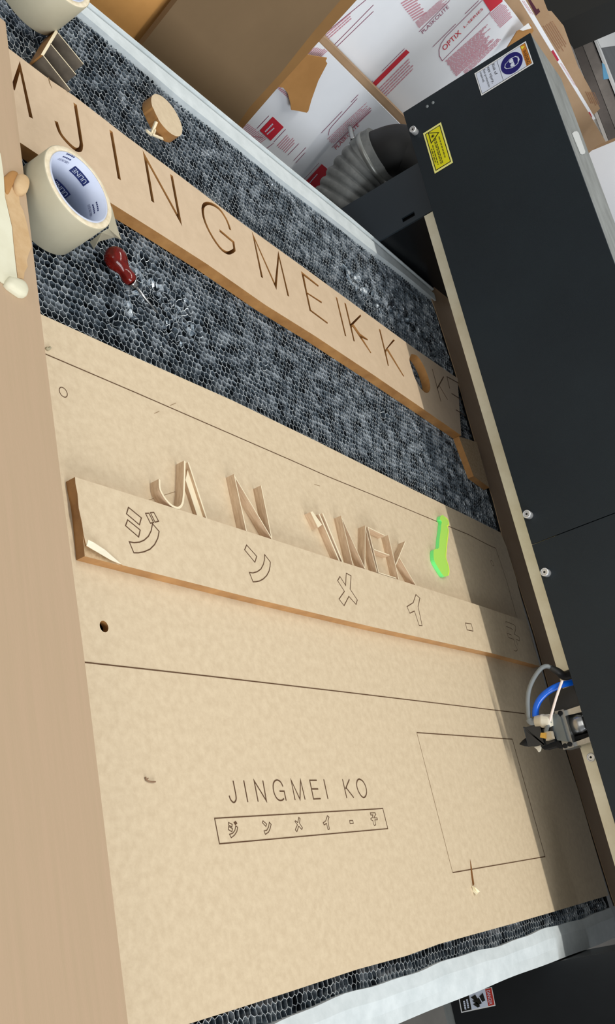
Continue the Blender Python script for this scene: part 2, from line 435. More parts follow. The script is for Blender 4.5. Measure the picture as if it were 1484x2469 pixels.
add_line(bm,zp([(1315,2065.5),(1092,2104)],0),.0012,zl); 
add_line(bm,arcs(.6487,.4989,.0050),.0008,zl,True)
add_line(bm,arcs(*on_z(1187.5,1358,0)[:2],.0050),.0008,zl,True)
link('cut_line',tomesh(bm),BURN,sheet)
bm=bmesh.new(); add_line(bm,zp([(1092,2104),(1005.5,1766.5)],0),.0006,zl)
for a,b in (((758,1168),(772,1172)),((330,1215),(440,1180)),((410,978),(424,972)),((372,997),(384,992))): add_line(bm,zp([a,b],0),.0005,zl)
tag(link('faint_cut_line',tomesh(bm),BURN2,sheet),'thin faint line')
# small text JINGMEI KO
def s1(p): return (480+p[0]/6.183,1860+p[1]/6.183)
def s2(p): return (700+p[0]/5.708,1860+p[1]/5.708)
strokes=[[s1(p) for p in q] for q in (
 arc_smooth([(508,140),(530,250),(552,370),(550,430),(520,465),(485,440),(462,400),(450,362)],3),
 [(667,135),(728,458)], [(882,452),(822,140),(1005,440),(952,137)],
 arc_smooth([(1252,228),(1222,165),(1180,132),(1140,135),(1112,175),(1106,240),(1120,320),(1155,395),(1200,432),(1240,430),(1268,405)],3),
 [(1202,296),(1270,296),(1300,436)])]
strokes+=[[s2(p) for p in q] for q in ([(68,395),(12,120),(135,385),(142,120),(205,388)],[(365,122),(268,122),(322,380),(420,375)],[(300,242),(385,242)],[(462,110),(520,380)],[(720,108),(780,368)],[(815,110),(762,240)],[(768,222),(876,362)])]
O_=[s2(p) for p in [(950,105),(1000,135),(1040,210),(1052,290),(1035,345),(1005,358),(965,320),(930,250),(915,180),(925,125)]]
bm=bmesh.new()
for q in strokes: add_line(bm,zp(q,0),.0014,zl)
oo=arc_smooth(O_+[O_[0]],4)[:-1]; add_line(bm,zp(oo,0),.0015,zl,True)
add_line(bm,zp([s1((232,700)),(917.5,1950),(923.3,1949),(935.5,1998),(930,1998.5),s1((305,1080))],0),.0011,zl,True)
tag(link('lettering',tomesh(bm),BURN,sheet),'thin cut letters JINGMEI KO above a cut rectangle')
# small katakana in the rectangle
kk=[[(440,762),(495,790),(490,830),(440,800)],[(442,822),(500,855),(490,900),(438,868)],[(548,812),(577,835),(565,895),(530,950),(480,990),(455,938),(500,925),(535,880)],
 [(955,738),(1008,785),(998,822),(945,765)],[(1048,758),(1076,790),(1062,850),(1038,905),(990,940),(970,888),(1010,878),(1038,830)]]
kk2=[[(118,635),(135,650),(128,715),(168,775),(160,800),(118,755),(92,830),(70,805),(100,735),(65,690),(75,680),(105,705)],
 [(512,610),(535,630),(520,680),(540,795),(520,800),(500,715),(468,738),(453,710),(490,680)],[(818,678),(862,676),(870,716),(825,720)],
 [(1102,572),(1170,570),(1180,590),(1150,640),(1198,642),(1202,665),(1165,668),(1178,735),(1160,748),(1145,715),(1140,680),(1112,665),(1110,648),(1130,640),(1140,600),(1108,600)]]
bm=bmesh.new()
for q in kk: add_line(bm,zp([s1(p) for p in q],0),.0008,zl,True)
for q in kk2: add_line(bm,zp([s2(p) for p in q],0),.0008,zl,True)
add_slab(bm,[zp([s1(p) for p in ((515,762),(545,738),(572,775),(542,803))],0)],0,zl)
tag(link('lettering',tomesh(bm),BURN,sheet),'small cut outline characters in a rectangle')
# burn slit + splinter
slab('burn_slit',[zp([(1134,2072),(1137,2085),(1140,2105),(1144,2132),(1140.5,2137),(1136,2105)],0)],0,.0003,mat('scorch',(122,78,30),.8),sheet)
bm=bmesh.new(); p=on_z(1139,2138,0); add_prism(bm,[on_z(1139,2136,.001),on_z(1146,2140,.005),on_z(1157,2150,.004),on_z(1152,2153,.001),on_z(1149,2158,.003),on_z(1141,2150,0)],(0,0,.0007))
sp=link('wood_splinter',tomesh(bm),mat('pale_splinter',(238,228,196),.7)); tag(sp,'pale torn splinter at the foot of the scorched slit in the big sheet','splinter')
bm=bmesh.new(); add_tube(bm,smooth_path([Vector(on_z(*q,.0012)) for q in ((351,1873),(353,1879),(358,1883),(366,1885),(375,1885))],4),.0007,6); add_tube(bm,[Vector(on_z(352,1882,.001)),Vector(on_z(358,1876,.002))],.0005,6)
tag(link('wood_crumb',tomesh(bm),mat('crumb',(140,110,84),.8)),'tiny dark curled crumb on the plain left side of the big sheet','debris')
bm=bmesh.new(); add_tube(bm,smooth_path([Vector(on_z(*q,.0012)) for q in ((111,838),(116,842),(121,838))],3),.0014,6)
tag(link('dust_clump',tomesh(bm),mat('dust',(170,160,132),.9)),'small grey dust clump at the upper left corner of the big sheet','debris')

# ================================================================= KATAKANA STRIP (lower)
ZS=.0115
top_edge=[(181,1150),(500,1250),(820,1353),(1157,1460),(1267,1497)]
low_edge=[(1303,1606),(1186,1575),(900,1512),(600,1440),(296,1363),(207,1340)]
st=empty('cut_strip',(1.1,.37,0),'long tan strip with outlined katakana lying across the big sheet','wooden strip')
TL=zp(top_edge,ZS); LE=zp(low_edge,ZS)
base_left=zp([(203,1300),(198,1250),(193,1210),(186,1180)],ZS)
slab('core',[TL+LE+base_left],0.0,ZS-.0012,[MDFS,MDFE],st)
skin=TL+zp(low_edge[:5],ZS)+zp([(262,1338),(228,1322),(208,1316),(202,1290),(198,1262),(190,1225),(187,1190),(182,1165)],ZS)
slab('face',[skin],ZS-.0012,ZS,[MDF,MDFE],st)
bm=bmesh.new(); fpts=[on_z(208,1316,ZS+.004),on_z(212,1302,ZS+.006),on_z(226,1309,ZS+.004),on_z(252,1326,ZS+.002),on_z(292,1361,ZS+.0008),on_z(268,1351,ZS+.0015),on_z(232,1330,ZS+.003)]
add_prism(bm,fpts,(0,0,.0006)); tag(link('peeled_flap',tomesh(bm),mat('peel_white',(238,230,206),.8),st),'curled pale torn flap')
def s3(p): return (140+p[0]/5.3,1130+p[1]/5.3)
def s4(p): return (570+p[0]/13.49,1290+p[1]/13.49)
def s5(p): return (680+p[0]/2.319,1150+p[1]/2.319)
def s6(p): return (1160+p[0]/7.055,1350+p[1]/7.055)
glyph=[[s3(p) for p in q] for q in ([(900,495),(1065,630),(1040,718),(875,578)],[(890,655),(1050,785),(1030,875),(862,730)],[(1118,572),(1162,570),(1222,690),(1180,697)],[(1180,563),(1225,560),(1285,672),(1240,685)],
  [(910,935),(970,947),(1040,940),(1100,915),(1155,865),(1190,795),(1208,705),(1292,803),(1275,890),(1235,970),(1175,1030),(1100,1063),(1030,1076),(968,1076)])]
glyph+=[[s4(p) for p in q] for q in ([(335,325),(665,695),(605,890),(272,485)],[(925,640),(1108,880),(1100,1020),(1065,1180),(990,1320),(880,1430),(760,1495),(640,1520),(545,1525),(425,1220),(540,1235),(680,1195),(800,1110),(880,960),(920,800)])]
glyph+=[[s5(p) for p in q] for q in ([(360,538),(387,553),(382,628),(422,688),(415,713),(375,668),(348,720),(320,683),(350,640),(312,580),(325,557),(357,607)],
  [(750,658),(772,678),(762,725),(785,832),(768,830),(742,750),(716,762),(700,725),(735,703)],[(1027,817),(1060,822),(1070,862),(1036,855)])]
bm=bmesh.new()
for q in glyph: add_line(bm,zp(q,ZS),.00115,ZS+.0002,True)
for q in ([(415,1055),(440,1052),(555,1100),(590,1130),(592,1180),(572,1265),(655,1315),(660,1380),(600,1350)],[(470,1320),(445,1245),(525,1280)],[(470,1320),(560,1350),(580,1440),(625,1530),(600,1555),(565,1540)],[(430,1130),(520,1170),(545,1190)],[(600,1360),(625,1450)]):
    add_line(bm,zp([s6(p) for p in q],ZS),.0008,ZS+.0002)
link('lettering',tomesh(bm),BURN,st)
bm=bmesh.new(); 

# ================================================================= JINGMEI STRIP (upper) with letters cut right through
ZT=.009
def c1(p): return (p[0]/2.968,p[1]/2.968)
def c2(p): return (p[0]/2.968,300+p[1]/2.968)
def c6(p): return (400+p[0]/2.968,400+p[1]/2.968)
def c7(p): return (780+p[0]/2.968,600+p[1]/2.968)
up=[(20,116),(123,194),(178.6,231),(300,325),(419,413),(580,535),(740,650),(900,767),(1000,840),(1104,912)]
lo=[(1113,1050),(1005,975),(900,903),(760,810),(640,735),(500,637),(380,560),(268.5,490),(91,372),(52,346)]
U_=zp(up,ZT); Lo=zp(lo,ZT)
outer=[(.575,U_[0][1]-.001)]+U_+Lo+[(.575,Lo[-1][1])]
wS=.0052
def hole(pts,w=wS): return stroke_poly(zp(pts,ZT),w)
def arcp(pts,n=4):
    return arc_smooth(pts,n)
holes=[hole([(31,214),(48,160),(75,284)]),
 hole([c1((538,742)),c1((560,880))]+arcp([c1((583,1030)),c1((575,1068)),c1((540,1068)),c1((480,1015)),c1((430,950)),c1((402,868))],3)),
 hole([c1((795,935)),c2((855,393))]),
 hole([c2((1095,555)),c2((1038,228)),c2((1288,685)),c2((1228,362))]),
 hole(arcp([c6((462,458)),c6((435,385)),c6((380,305)),c6((310,268)),c6((268,290)),c6((272,370)),c6((315,475)),c6((385,582)),c6((440,622)),c6((478,612))],3)+[c6((492,600)),c6((484,545)),c6((385,462))],.0048),
 hole([c6((690,800)),c6((627,500)),c6((787,862)),c6((808,635)),c6((878,932))],.0048),
 hole([c6((1222,940)),c6((1288,1218))],.0044)]
# E as one polygon
def Ep(pts): return zp([c6(p) for p in pts],ZT)
holes.append(Ep([(968,752),(1095,855),(1092,866),(990,788),(1013,905),(1118,972),(1116,984),(1016,918),(1040,1030),(1160,1120),(1158,1131),(1030,1036)]))
holes.append(Ep([(1278,978),(1290,985),(1325,1130),(1395,1062),(1400,1075),(1345,1133),(1392,1200),(1447,1240),(1446,1250),(1408,1232),(1473,1338),(1466,1340),(1338,1152),(1332,1158),(1354,1256),(1345,1255)]))
def Kp(pts): return zp([c7(p) for p in pts],ZT)
holes.append(Kp([(398,572),(409,578),(444,722),(502,647),(513,655),(462,712),(580,912),(573,914),(455,726),(450,740),(470,838),(462,836)]))
holes.append(arc_smooth(Kp([(632,752),(675,768),(720,838),(755,928),(766,1000),(742,1032),(702,1002),(660,932),(632,850),(617,790),(632,752)]),5)[:-1])
s2_=empty('cut_strip',(1.1,.83,-.004),'long tan strip with JINGMEI letters cut right through, across the honeycomb','wooden strip')
slab('board',[outer]+holes,-.0062,ZT,[MDFP,MDFE],s2_)
bm=bmesh.new()
for q in ([(780,860),(842,1093)],[(862,915),(815,1000)],[(828,975),(890,1080)],[(885,915),(970,962)],[(885,915),(905,1000)],[(918,1035),(990,1080)],[(950,1152),(1020,1197)]):
    add_line(bm,zp([c7(p) for p in q],ZT),.0022,ZT+.0002)
link('lettering',tomesh(bm),BURN,s2_)
prism('hair_crack',[on_z(*q,ZT+.0002) for q in ((116,186),(118,187),(121,200),(126,214),(119,200))],(0,0,.0001),BURN2,s2_)
# short bar under its right end
q=[(1107,1052),(1150,1066),(1181,1176),(1143,1148)]
slab('wood_bar',[zp(q,.005)],-.0062,.005,[MDFS,MDFE]); tag(bpy.data.objects['wood_bar'],'short brown bar lying past the right end of the JINGMEI strip','wooden bar')

# ================================================================= LOOSE LETTERS
def g1(p): return (340+p[0]/7.42,1090+p[1]/7.42)
def g2(p): return (520+p[0]/9.275,1120+p[1]/9.275)
def g3(p): return (740+p[0]/5.3,1210+p[1]/5.3)
ZL=.0112
LT=mat('letter_top',(236,222,190),.6); LS=mat('letter_side',(216,190,158),.5,noise=1,scale=60,col2=(192,162,130),stretch=(1,1,8))
def letter(label,paths,w=.0019,z0=0.,z1=ZL,polys=()):
    bm=bmesh.new()
    for i,pp in enumerate(paths): add_slab(bm,[stroke_poly(zp(pp,z1),w)],z0,z1-.00004*i,0,1)
    for pp in polys: add_slab(bm,[zp(pp,z1)],z0,z1,0,1)
    o=link('cut_letter',tomesh(bm),[LT,LS]); tag(o,label,'letter','cut out letters leaning by the katakana strip'); return o
letter('hooked letter J cut out of board, leftmost of the loose letters',[[g1((786,162)),g1((782,450)),g1((770,750))]+arcp([g1((752,900)),g1((725,960)),g1((680,995)),g1((620,990)),g1((540,945)),g1((450,850)),g1((380,740)),g1((340,640)),g1((333,490))],3)],.0024)
letter('brown straight stick lying beside the loose letter J',[],z1=.0045,polys=([g1((800,500)),g1((835,330)),g1((880,250)),g1((1140,1180)),g1((1010,1140))],))
letter('thin upper stick on edge beside the loose letter J',[[g1((850,180)),g1((1180,1190))]],.0022,z0=0,z1=.0075)
letter('loose letter N standing between the J and the M',[[g2((693,1485)),g2((425,255)),g2((1262,1660)),g2((1022,470))]],.0014)
letter('short brown offcut at the left of the loose letter M',[],z1=.009,polys=([g3((48,130)),g3((75,122)),g3((198,292)),g3((145,330))],))
letter('brown straight bar leaning left of the loose letter M',[[g3((160,155)),g3((420,760))],[g3((205,145)),g3((462,770))]],.0030,z1=.009)
letter('loose letter M cut out of board, left of the letter E',[[g3((592,808)),g3((445,195)),g3((745,850)),g3((750,318)),g3((902,902))]],.0013)
letter('loose letter E cut out of board, between the M and the K',[[g3((998,430)),g3((785,325)),g3((922,905)),g3((1145,975))],[g3((862,608)),g3((1058,680))]],.0013)
letter('loose letter K cut out of board, rightmost of the loose letters',[[g3((1045,425)),g3((1180,1000))],[g3((1262,508)),g3((1142,800))],[g3((1184,705)),g3((1400,1070))]],.0013)

# ================================================================= GREEN ACRYLIC
def g4(p): return (1010+p[0]/12.34,1220+p[1]/12.34)
ga=empty('acrylic_piece',on_z(1062,1320,0),'fluorescent green clear acrylic scrap shaped like a spoon','acrylic scrap')
GP=[(655,300),(720,268),(800,340),(880,430),(900,560),(845,605),(885,700),(885,800),(835,1200),(815,1500),(832,1600),(895,1800),(912,1950),(885,2065),(800,2095),(730,2065),(620,1900),(530,1750),(462,1600),(445,1400),(475,1285),(600,1250),(622,1000),(665,700),(675,560),(690,470),(640,400)]
sm=arc_smooth(GP+[GP[0]],3)[:-1]
bm=bmesh.new(); vv=zp([g4(p) for p in sm],.0062)
add_slab(bm,[vv],.0002,.0062,0,1)
link('body',tomesh(bm),[GRN,GRNE],ga)
bm=bmesh.new(); rim=[g4(p) for p in [(800,340),(880,430),(898,560),(850,605),(883,700),(883,800),(833,1200),(813,1500),(832,1600),(893,1800),(908,1950),(882,2060)]]
add_line(bm,arc_smooth(zp(rim,.0063),3),.0024,.0064)
tag(link('painted_edge_glow',tomesh(bm),GRNY,ga),'yellow green edge with its glow painted on')  # thin line painting the edge glow, no emission

# ================================================================= CARDBOARD AT LEFT
ZC=.025
cb=empty('cardboard_sheet',(.45,.3,ZC-.004),'grey brown corrugated cardboard sheet along the left edge of the picture','cardboard')
E_=zp([(13,53),(98,757),(147.5,1160),(205,1600),(309,2469)],ZC)
slab('panel',[[(.30,E_[0][1]-.002),(.59,E_[0][1]+.002)]+E_+[(E_[-1][0],-.12),(.30,-.12)]],ZC-.004,ZC,[KRAFT,KRAFT],cb)
box('left_rail',(.32,-.09,-.02),(.575,.88,ZC-.0042),BLACK2,mach)
def t6(p): return (p[0]/6.86,380+p[1]/6.86)
slab('peeled_patch',[zp([t6(p) for p in ((60,330),(165,230),(240,225),(300,270),(280,380),(290,470),(300,580),(330,780),(380,880),(440,1090),(520,1470),(470,1600),(440,1700),(455,1800),(400,1900),(390,2010),(290,1990),(220,1400),(200,1150),(80,650))],ZC)],ZC,ZC+.0004,KPEEL,cb)
slab('tape_strip',[zp([(-30,300),(1,370),(3,380),(9,424),(12,475),(29,548),(32,584),(38,640),(42,672),(13,686),(0,677),(-30,660)],ZC+.0012)],ZC+.0002,ZC+.0012,CREAM,cb)
def blob(name,pts,z0,z1,m_,parent,label=None):
    c=np.mean(np.array(pts),axis=0); bm=bmesh.new(); n=len(pts); rings=[]
    for k,(s_,hh) in enumerate(((1,0),(1.0,.45),(.86,.8),(.55,1),(.15,1.02))):
        rings.append([bm.verts.new((*(c+(np.array(p)-c)*s_),z0+(z1-z0)*hh)) for p in pts])
    for a,b in zip(rings,rings[1:]):
        for i in range(n): bm.faces.new((a[i],a[(i+1)%n],b[(i+1)%n],b[i])).smooth=True
    bm.faces.new(rings[-1]); o=link(name,tomesh(bm),m_,parent)
    if label: tag(o,label)
    return o
blob('paper_curl',zp([t6(p) for p in arc_smooth([(300,270),(380,270),(450,320),(485,420),(455,560),(400,610),(310,600),(250,500),(240,400),(300,270)],3)[:-1]],ZC+.003),ZC,ZC+.006,KPEEL,cb,'curled brown paper lump')
blob('paper_curl',zp([t6(p) for p in arc_smooth([(60,330),(165,230),(250,225),(295,270),(240,400),(190,500),(140,600),(90,560),(60,330)],3)[:-1]],ZC+.001),ZC,ZC+.0025,KRAFTO,cb,'darker curled paper')
blob('tape_curl',zp([t6(p) for p in arc_smooth([(165,1960),(320,2005),(420,2070),(468,2190),(440,2290),(370,2300),(290,2265),(90,2100),(165,1960)],3)[:-1]],ZC+.003),ZC,ZC+.006,CREAM,cb,'rounded cream tape end')

# ================================================================= TAPE ROLLS
def roll(c,Ro,Ri,z0,z1,label,tail=None,prints=True):
    t=empty('tape_roll',(c[0],c[1],z0),label,'tape roll','masking tape rolls')
    bm=bmesh.new()
    prof=[(0,Ri+.0016),(0,Ro-.0006),(.0006,Ro),((z1-z0)*.5,Ro+.0002),(z1-z0-.0008,Ro),(z1-z0,Ro-.0008),(z1-z0+.0003,(Ro+Ri)/2),(z1-z0,Ri+.0016)]
    add_lathe(bm,(c[0],c[1],z0),(0,0,1),prof,96,[1,0,0,0,0,1,1,0],True)
    link('tape',tomesh(bm),[TAPE,TAPER],t)
    bm=bmesh.new(); add_lathe(bm,(c[0],c[1],z0),(0,0,1),[(0,Ri),(0,Ri+.0016),(z1-z0+.0006,Ri+.0016),(z1-z0+.0006,Ri)],96,None,True)
    core=link('core',tomesh(bm),CORE,t)
    if prints:
        # inner wall map: angle a (rad), height v
        def wallf(a0,a1,v0,v1):
            return lambda u,v: np.array([c[0]+(Ri-.0003)*math.cos(a0+(a1-a0)*u),c[1]+(Ri-.0003)*math.sin(a0+(a1-a0)*u),z0+(v0+(v1-v0)*v)])
        bm=bmesh.new()
        def lab(ac,vc,aw,vh):
            f=wallf(ac-aw,ac+aw,vc-vh,vc+vh)
            N=10
            for i in range(N): add_quad(bm,f,i/N,0,(i+1)/N,1,0)
            f2=lambda u,v:(lambda q: q+ (np.array([c[0],c[1],q[2]])-q)*.012)(f(.08+.84*u,.80-.60*v))
            add_text(bm,'ULINE',f2,1)
        h_=z1-z0
        for ad_,vz in ((61,.78),(62,.29),(-60,.78),(-60,.29),(180,.78)): lab(math.radians(ad_),h_*vz,.29,.0046)
        link('printing',tomesh(bm),[NAVY,LWHITE],core)
        bm=bmesh.new()
        for ac,vc,s_ in ((math.radians(100),h_*.82,'1-800-295-5510'),(math.radians(4),h_*.62,'1-800-295-5510')):
            f=wallf(ac-.20,ac+.20,vc-h_*.03,vc+h_*.03)
            add_text(bm,s_,lambda u,v,f=f:(lambda q: q+(np.array([c[0],c[1],q[2]])-q)*.01)(f(u,1-v)),0)
            for k in (1,2):
                for j in range(5): add_quad(bm,f,.1+j*.16,1.6*k+.1,.22+j*.16,1.6*k+.65,0)
        link('small_print',tomesh(bm),NAVY,core)
    return t
c_t=(.6577,.7103)
t1=roll(c_t,.0453,.0366,-.0062,.048,'cream masking tape roll with a blue lined core beside the awl')
# torn tail
bm=bmesh.new()
A=on_z(269,497,.046);B=on_z(262,551,.046);Cc=on_z(246,560,.044);D=on_z(283,552,.03);E1=on_z(292,578,.018);F1=on_z(276,572,.020);G1=on_z(262,571,.012);H1=on_z(238,582,.008);I1=on_z(226,600,.000);J1=on_z(216,583,.004)
v=[bm.verts.new(p) for p in (A,B,Cc,D,E1,F1,G1,H1,I1,J1)]
bm.faces.new((v[0],v[3],v[4],v[5],v[1])); bm.faces.new((v[1],v[5],v[6],v[7],v[8],v[9],v[2]))
me=tomesh(bm); o=link('tape_tail',me,TAPE,t1); sd=o.modifiers.new('s','SOLIDIFY'); sd.thickness=.0003
off=np.array(c_t)-on_z(155,605,-.0062)[:2]
c2_=on_z(117,75,.0045)[:2]+off*.985
roll(tuple(c2_),.0453,.0366,.0022,.056,'cream masking tape roll cut off by the top edge of the picture')

# ================================================================= AWL
b0=Vector(on_z(261,597,.009)); b1=Vector(on_z(318,680,.009)); tip=Vector(on_z(381,756,.001))
aw=empty('awl',b1,'scratch awl with a red wooden handle and a steel spike','awl')
L1=(b1-b0).length; d1=(b1-b0)
prof=[(0,.0),(.0012,.0045),(.004,.0085),(.008,.0112),(.0135,.0122),(.019,.0112),(.0235,.0088),(.027,.0072),(.0295,.0068),(.034,.0074),(L1-.006,.0078),(L1-.002,.0070),(L1,.0058)]
lathe('handle',b0,d1,prof,HANDLE,aw,40)
d2=(tip-b1).normalized(); lathe('ferrule',b1-d2*.001,d2,[(0,.0055),(.002,.0052),(.006,.0046),(.0075,.0044),(.0076,.0014)],STEEL,aw,28)
L2=(tip-b1).length; lathe('spike',b1+d2*.006,d2,[(0,.0016),(L2*.5,.0014),(L2*.85,.0009),(L2-.006,.0002)],STEEL,aw,16)

# ================================================================= DISC + SCRAPS
cx,cy,rr=.8945,.980,.0291
pts=[]
for k in range(72):
    a=2*math.pi*k/72; r=rr
    ang=math.degrees(a)%360
    if 192<ang<224: r=rr-.0012
    pts.append((cx+r*math.cos(a),cy+r*math.sin(a)))
slab('wooden_disc',[pts],-.0062,.009,[MDF,MDFE]); tag(bpy.data.objects['wooden_disc'],'round tan disc with a small nick in its rim, on the far honeycomb','wooden disc')
def d7(p,z): return Vector(on_z(330+p[0]/11.41,210+p[1]/11.41,z))
def stick(label,a,b,w,group='wood slivers by the round disc'):
    a=Vector(a);b=Vector(b); d=(b-a).normalized(); u,vv_=frame(d); bm=bmesh.new()
    q=[a+u*w+vv_*w*.6,a-u*w+vv_*w*.6,a-u*w-vv_*w*.6,a+u*w-vv_*w*.6]; add_prism(bm,[tuple(x) for x in q],tuple(b-a)); o=link('wood_sliver',tomesh(bm),LT); tag(o,label,'wood sliver',group)
stick('upright pale sliver propped against the side of the round disc',d7((410,1270),-.002),d7((540,950),.009),.0019)
stick('pale sliver at the far left end of those by the disc',d7((270,1200),.001),d7((400,1310),-.001),.0018)
stick('pale sliver pointing right from under the round disc',d7((430,1310),-.001),d7((715,1425),-.001),.0015)
stick('short pale sliver behind the upright one at the disc',d7((470,1300),-.002),d7((510,1180),.004),.0015)

# ================================================================= E-SHAPED COMB PIECE
def e5(p): return (70+p[0]/9.89,p[1]/9.89)
ZE=.013
cm=empty('letter_piece',on_z(130,120,-.003),'pale E shaped cut-out standing tall with three long arms near the top left tape roll','letter')
ESD=mat('grey_brown_side',(120,110,96),.4,noise=1,scale=40,col2=(92,84,74))
slab('spine',[zp([e5(p) for p in ((640,700),(692,762),(352,1330),(285,1300))],ZE)],-.0062,ZE,[LT,MDFE],cm)
for a,b in (((680,770),(1303,1530)),((512,1035),(1125,1780)),((345,1325),(992,2150))):
    bm=bmesh.new(); add_slab(bm,[stroke_poly(zp([e5(a),e5(b)],ZE),.0016)],-.0062,ZE,0,1); link('arm',tomesh(bm),[LT,ESD],cm)

# ================================================================= CARDBOARD UNDER THE GANTRY
q=[(1033,697),(1052,694),(1080,712),(1110,735),(1200,730)]
Lk=zp([(1034,700),(1048,692),(1068,702),(1090,722)],-.003)
right=[(1.92,Lk[-1][1]-.01),(1.92,-.03)]
left=zp([(1496,2215),(1476,2160),(1420,1980),(1345,1730),(1290,1530),(1240,1370),(1212,1290),(1190,1205),(1160,1110),(1128,1000),(1100,900),(1075,820),(1054,755)],-.003)
slab('cardboard_offcut',[Lk+right+left],-.0042,-.003,KRAFTT); tag(bpy.data.objects['cardboard_offcut'],'brown cardboard offcut lying under the gantry past the honeycomb','cardboard')
box('bed_end_plate',(1.705,-.06,-.021),(1.94,1.044,-.0046),BLACK2,mach)

# ================================================================= GANTRY
gn=empty('gantry',(1.5,.4,.1),'black gantry beam with warning labels spanning the bed on the right','gantry')
XG=1.45
ZB0,ZT0=.125,.369
def panel(name,y0,y1): return box(name,(XG,y0,ZB0),(XG+.004,y1,ZT0),BLACK,gn,bev=.0006)
ys=on_x(1370,1280,XG)[1]
panel('front_panel',-.46,ys-.0005); panel('front_panel',ys+.0005,1.2635)
box('top_plate',(XG+.004,-.46,ZT0-.004),(1.592,1.2635,ZT0-.0005),GTOP,gn)
box('rear_panel',(1.588,-.46,ZB0),(1.592,1.2635,ZT0-.004),BLACK2,gn)
box('rear_seal',(1.592,-.46,ZT0-.03),(1.600,1.20,ZT0-.004),BLACK2,gn)
box('rear_rail',(1.600,-.46,ZT0-.034),(1.606,1.17,ZT0-.010),GTOP,gn)
box('rear_seal',(1.606,-.46,ZT0-.034),(1.616,1.12,ZT0-.006),BLACK2,gn)
box('lower_rail',(1.50,-.46,.0915),(1.515,1.088,.15),ALU,gn,bev=.0008)
hp=[on_z(*q_,ZT0) for q_ in ((1380,322),(1384,318),(1391,317),(1395,321),(1411,366),(1410,371),(1404,373),(1400,371))]
prism('handle_insert',[tuple(p) for p in hp],(0,0,.001),mat('pale_insert',(205,208,206),.4),gn)
def knob(px,py,X=XG,r=.0062,l=.012):
    p=on_x(px,py,X-l); bm=bmesh.new(); add_lathe(bm,(X,p[1],p[2]),(-1,0,0),[(0,r*.95),(l*.7,r*.95),(l*.93,r),(l,r*.9),(l,r*.72),(l-.0008,r*.70)],28,[0,0,0,0,1,1]); k=link('knob',tomesh(bm),[KNOB,SOCK],gn)
    lathe('socket',(X-l+.0009,p[1],p[2]),(-1,0,0),[(0,.0018),(.0002,.0018)],DARK,k,6)
for q_ in ((995,311),(1270,1239),(1313,1379)): knob(*q_)
knob(1425,1826,1.50,.006,.003)
for q_ in ((1031,257),(1045,248)):
    p=on_x(*q_,XG); lathe('screw',(XG,p[1],p[2]),(-1,0,0),[(0,.0028),(.0012,.0024),(.0018,.0012)],GREYC,gn,16)
box('rear_light_block',(1.592,-.46,.105),(1.90,1.082,.1245),BLACK2,gn)  # unseen slab added to keep light from behind off the bed
# warning label
def label(name,TL_,TR_,BL_,X,parent,lab_):
    a=on_x(*TL_,X);b=on_x(*TR_,X);c=on_x(*BL_,X); return quad_map(a,b,c)
def lay(bm,f,u0,v0,u1,v1,mi,k=0):
    g=lambda u,v: f(u,v)+np.array([-.00012*k,0,0]); add_quad(bm,g,u0,v0,u1,v1,mi)
XL=XG-.0004
f=label('w',(1268.5,99),(1287.3,153.5),(1144.8,177),XL,gn,'')
asp=np.linalg.norm(f(0,1)-f(0,0))/np.linalg.norm(f(1,0)-f(0,0))
bm=bmesh.new(); lay(bm,f,0,0,1,1,0,0); lay(bm,f,.05,.02,.95,.98,1,1); lay(bm,f,.065,.026,.935,.974,0,2); lay(bm,f,.065,.026,.935,.120,2,3); lay(bm,f,.065,.118,.935,.974,3,3); lay(bm,f,.065,.560,.935,.566,1,4)
wl=link('warning_label',tomesh(bm),[LWB,LBLK,LORG,LWHITE],gn); tag(wl,'white label with orange WARNING band and blue eye protection disc')
bm=bmesh.new(); K=.0007
fk=lambda k:(lambda u,v: f(u,v)+np.array([-k,0,0]))
add_text(bm,'WARNING',lambda u,v: fk(.0006)(.30+.60*u,.105-.068*v),0)
for s_,u0,u1,vb,ch in (('Risk of',.09,.56,.668,.052),('eye injury,',.09,.80,.756,.052),('Eye protection',.09,.86,.838,.040),('required.',.09,.56,.905,.040)):
    add_text(bm,s_,lambda u,v,u0=u0,u1=u1,vb=vb,ch=ch: fk(.0006)(u0+(u1-u0)*u,vb-ch*v),0)
link('lettering',tomesh(bm),LBLK,wl)
bm=bmesh.new()
def poly(bm,g,pts,mi): bm.faces.new([bm.verts.new(g(*p)) for p in pts]).material_index=mi
poly(bm,fk(.0006),[(.10,.105),(.24,.105),(.17,.038)],0)
link('alert_symbol',tomesh(bm),mat('alert_yellow',(236,226,60),.4),wl)
bm=bmesh.new(); uc,vc=.5,.338; ru=.40
def ring(ru_,k,mi,sx=1,sy=1,oc=(0,0)): poly(bm,fk(k),[(uc+oc[0]+ru_*sx*math.cos(t_),vc+oc[1]+ru_*sy/asp*math.sin(t_)) for t_ in np.linspace(0,2*math.pi,40,endpoint=False)],mi)
ring(ru,.0006,0)
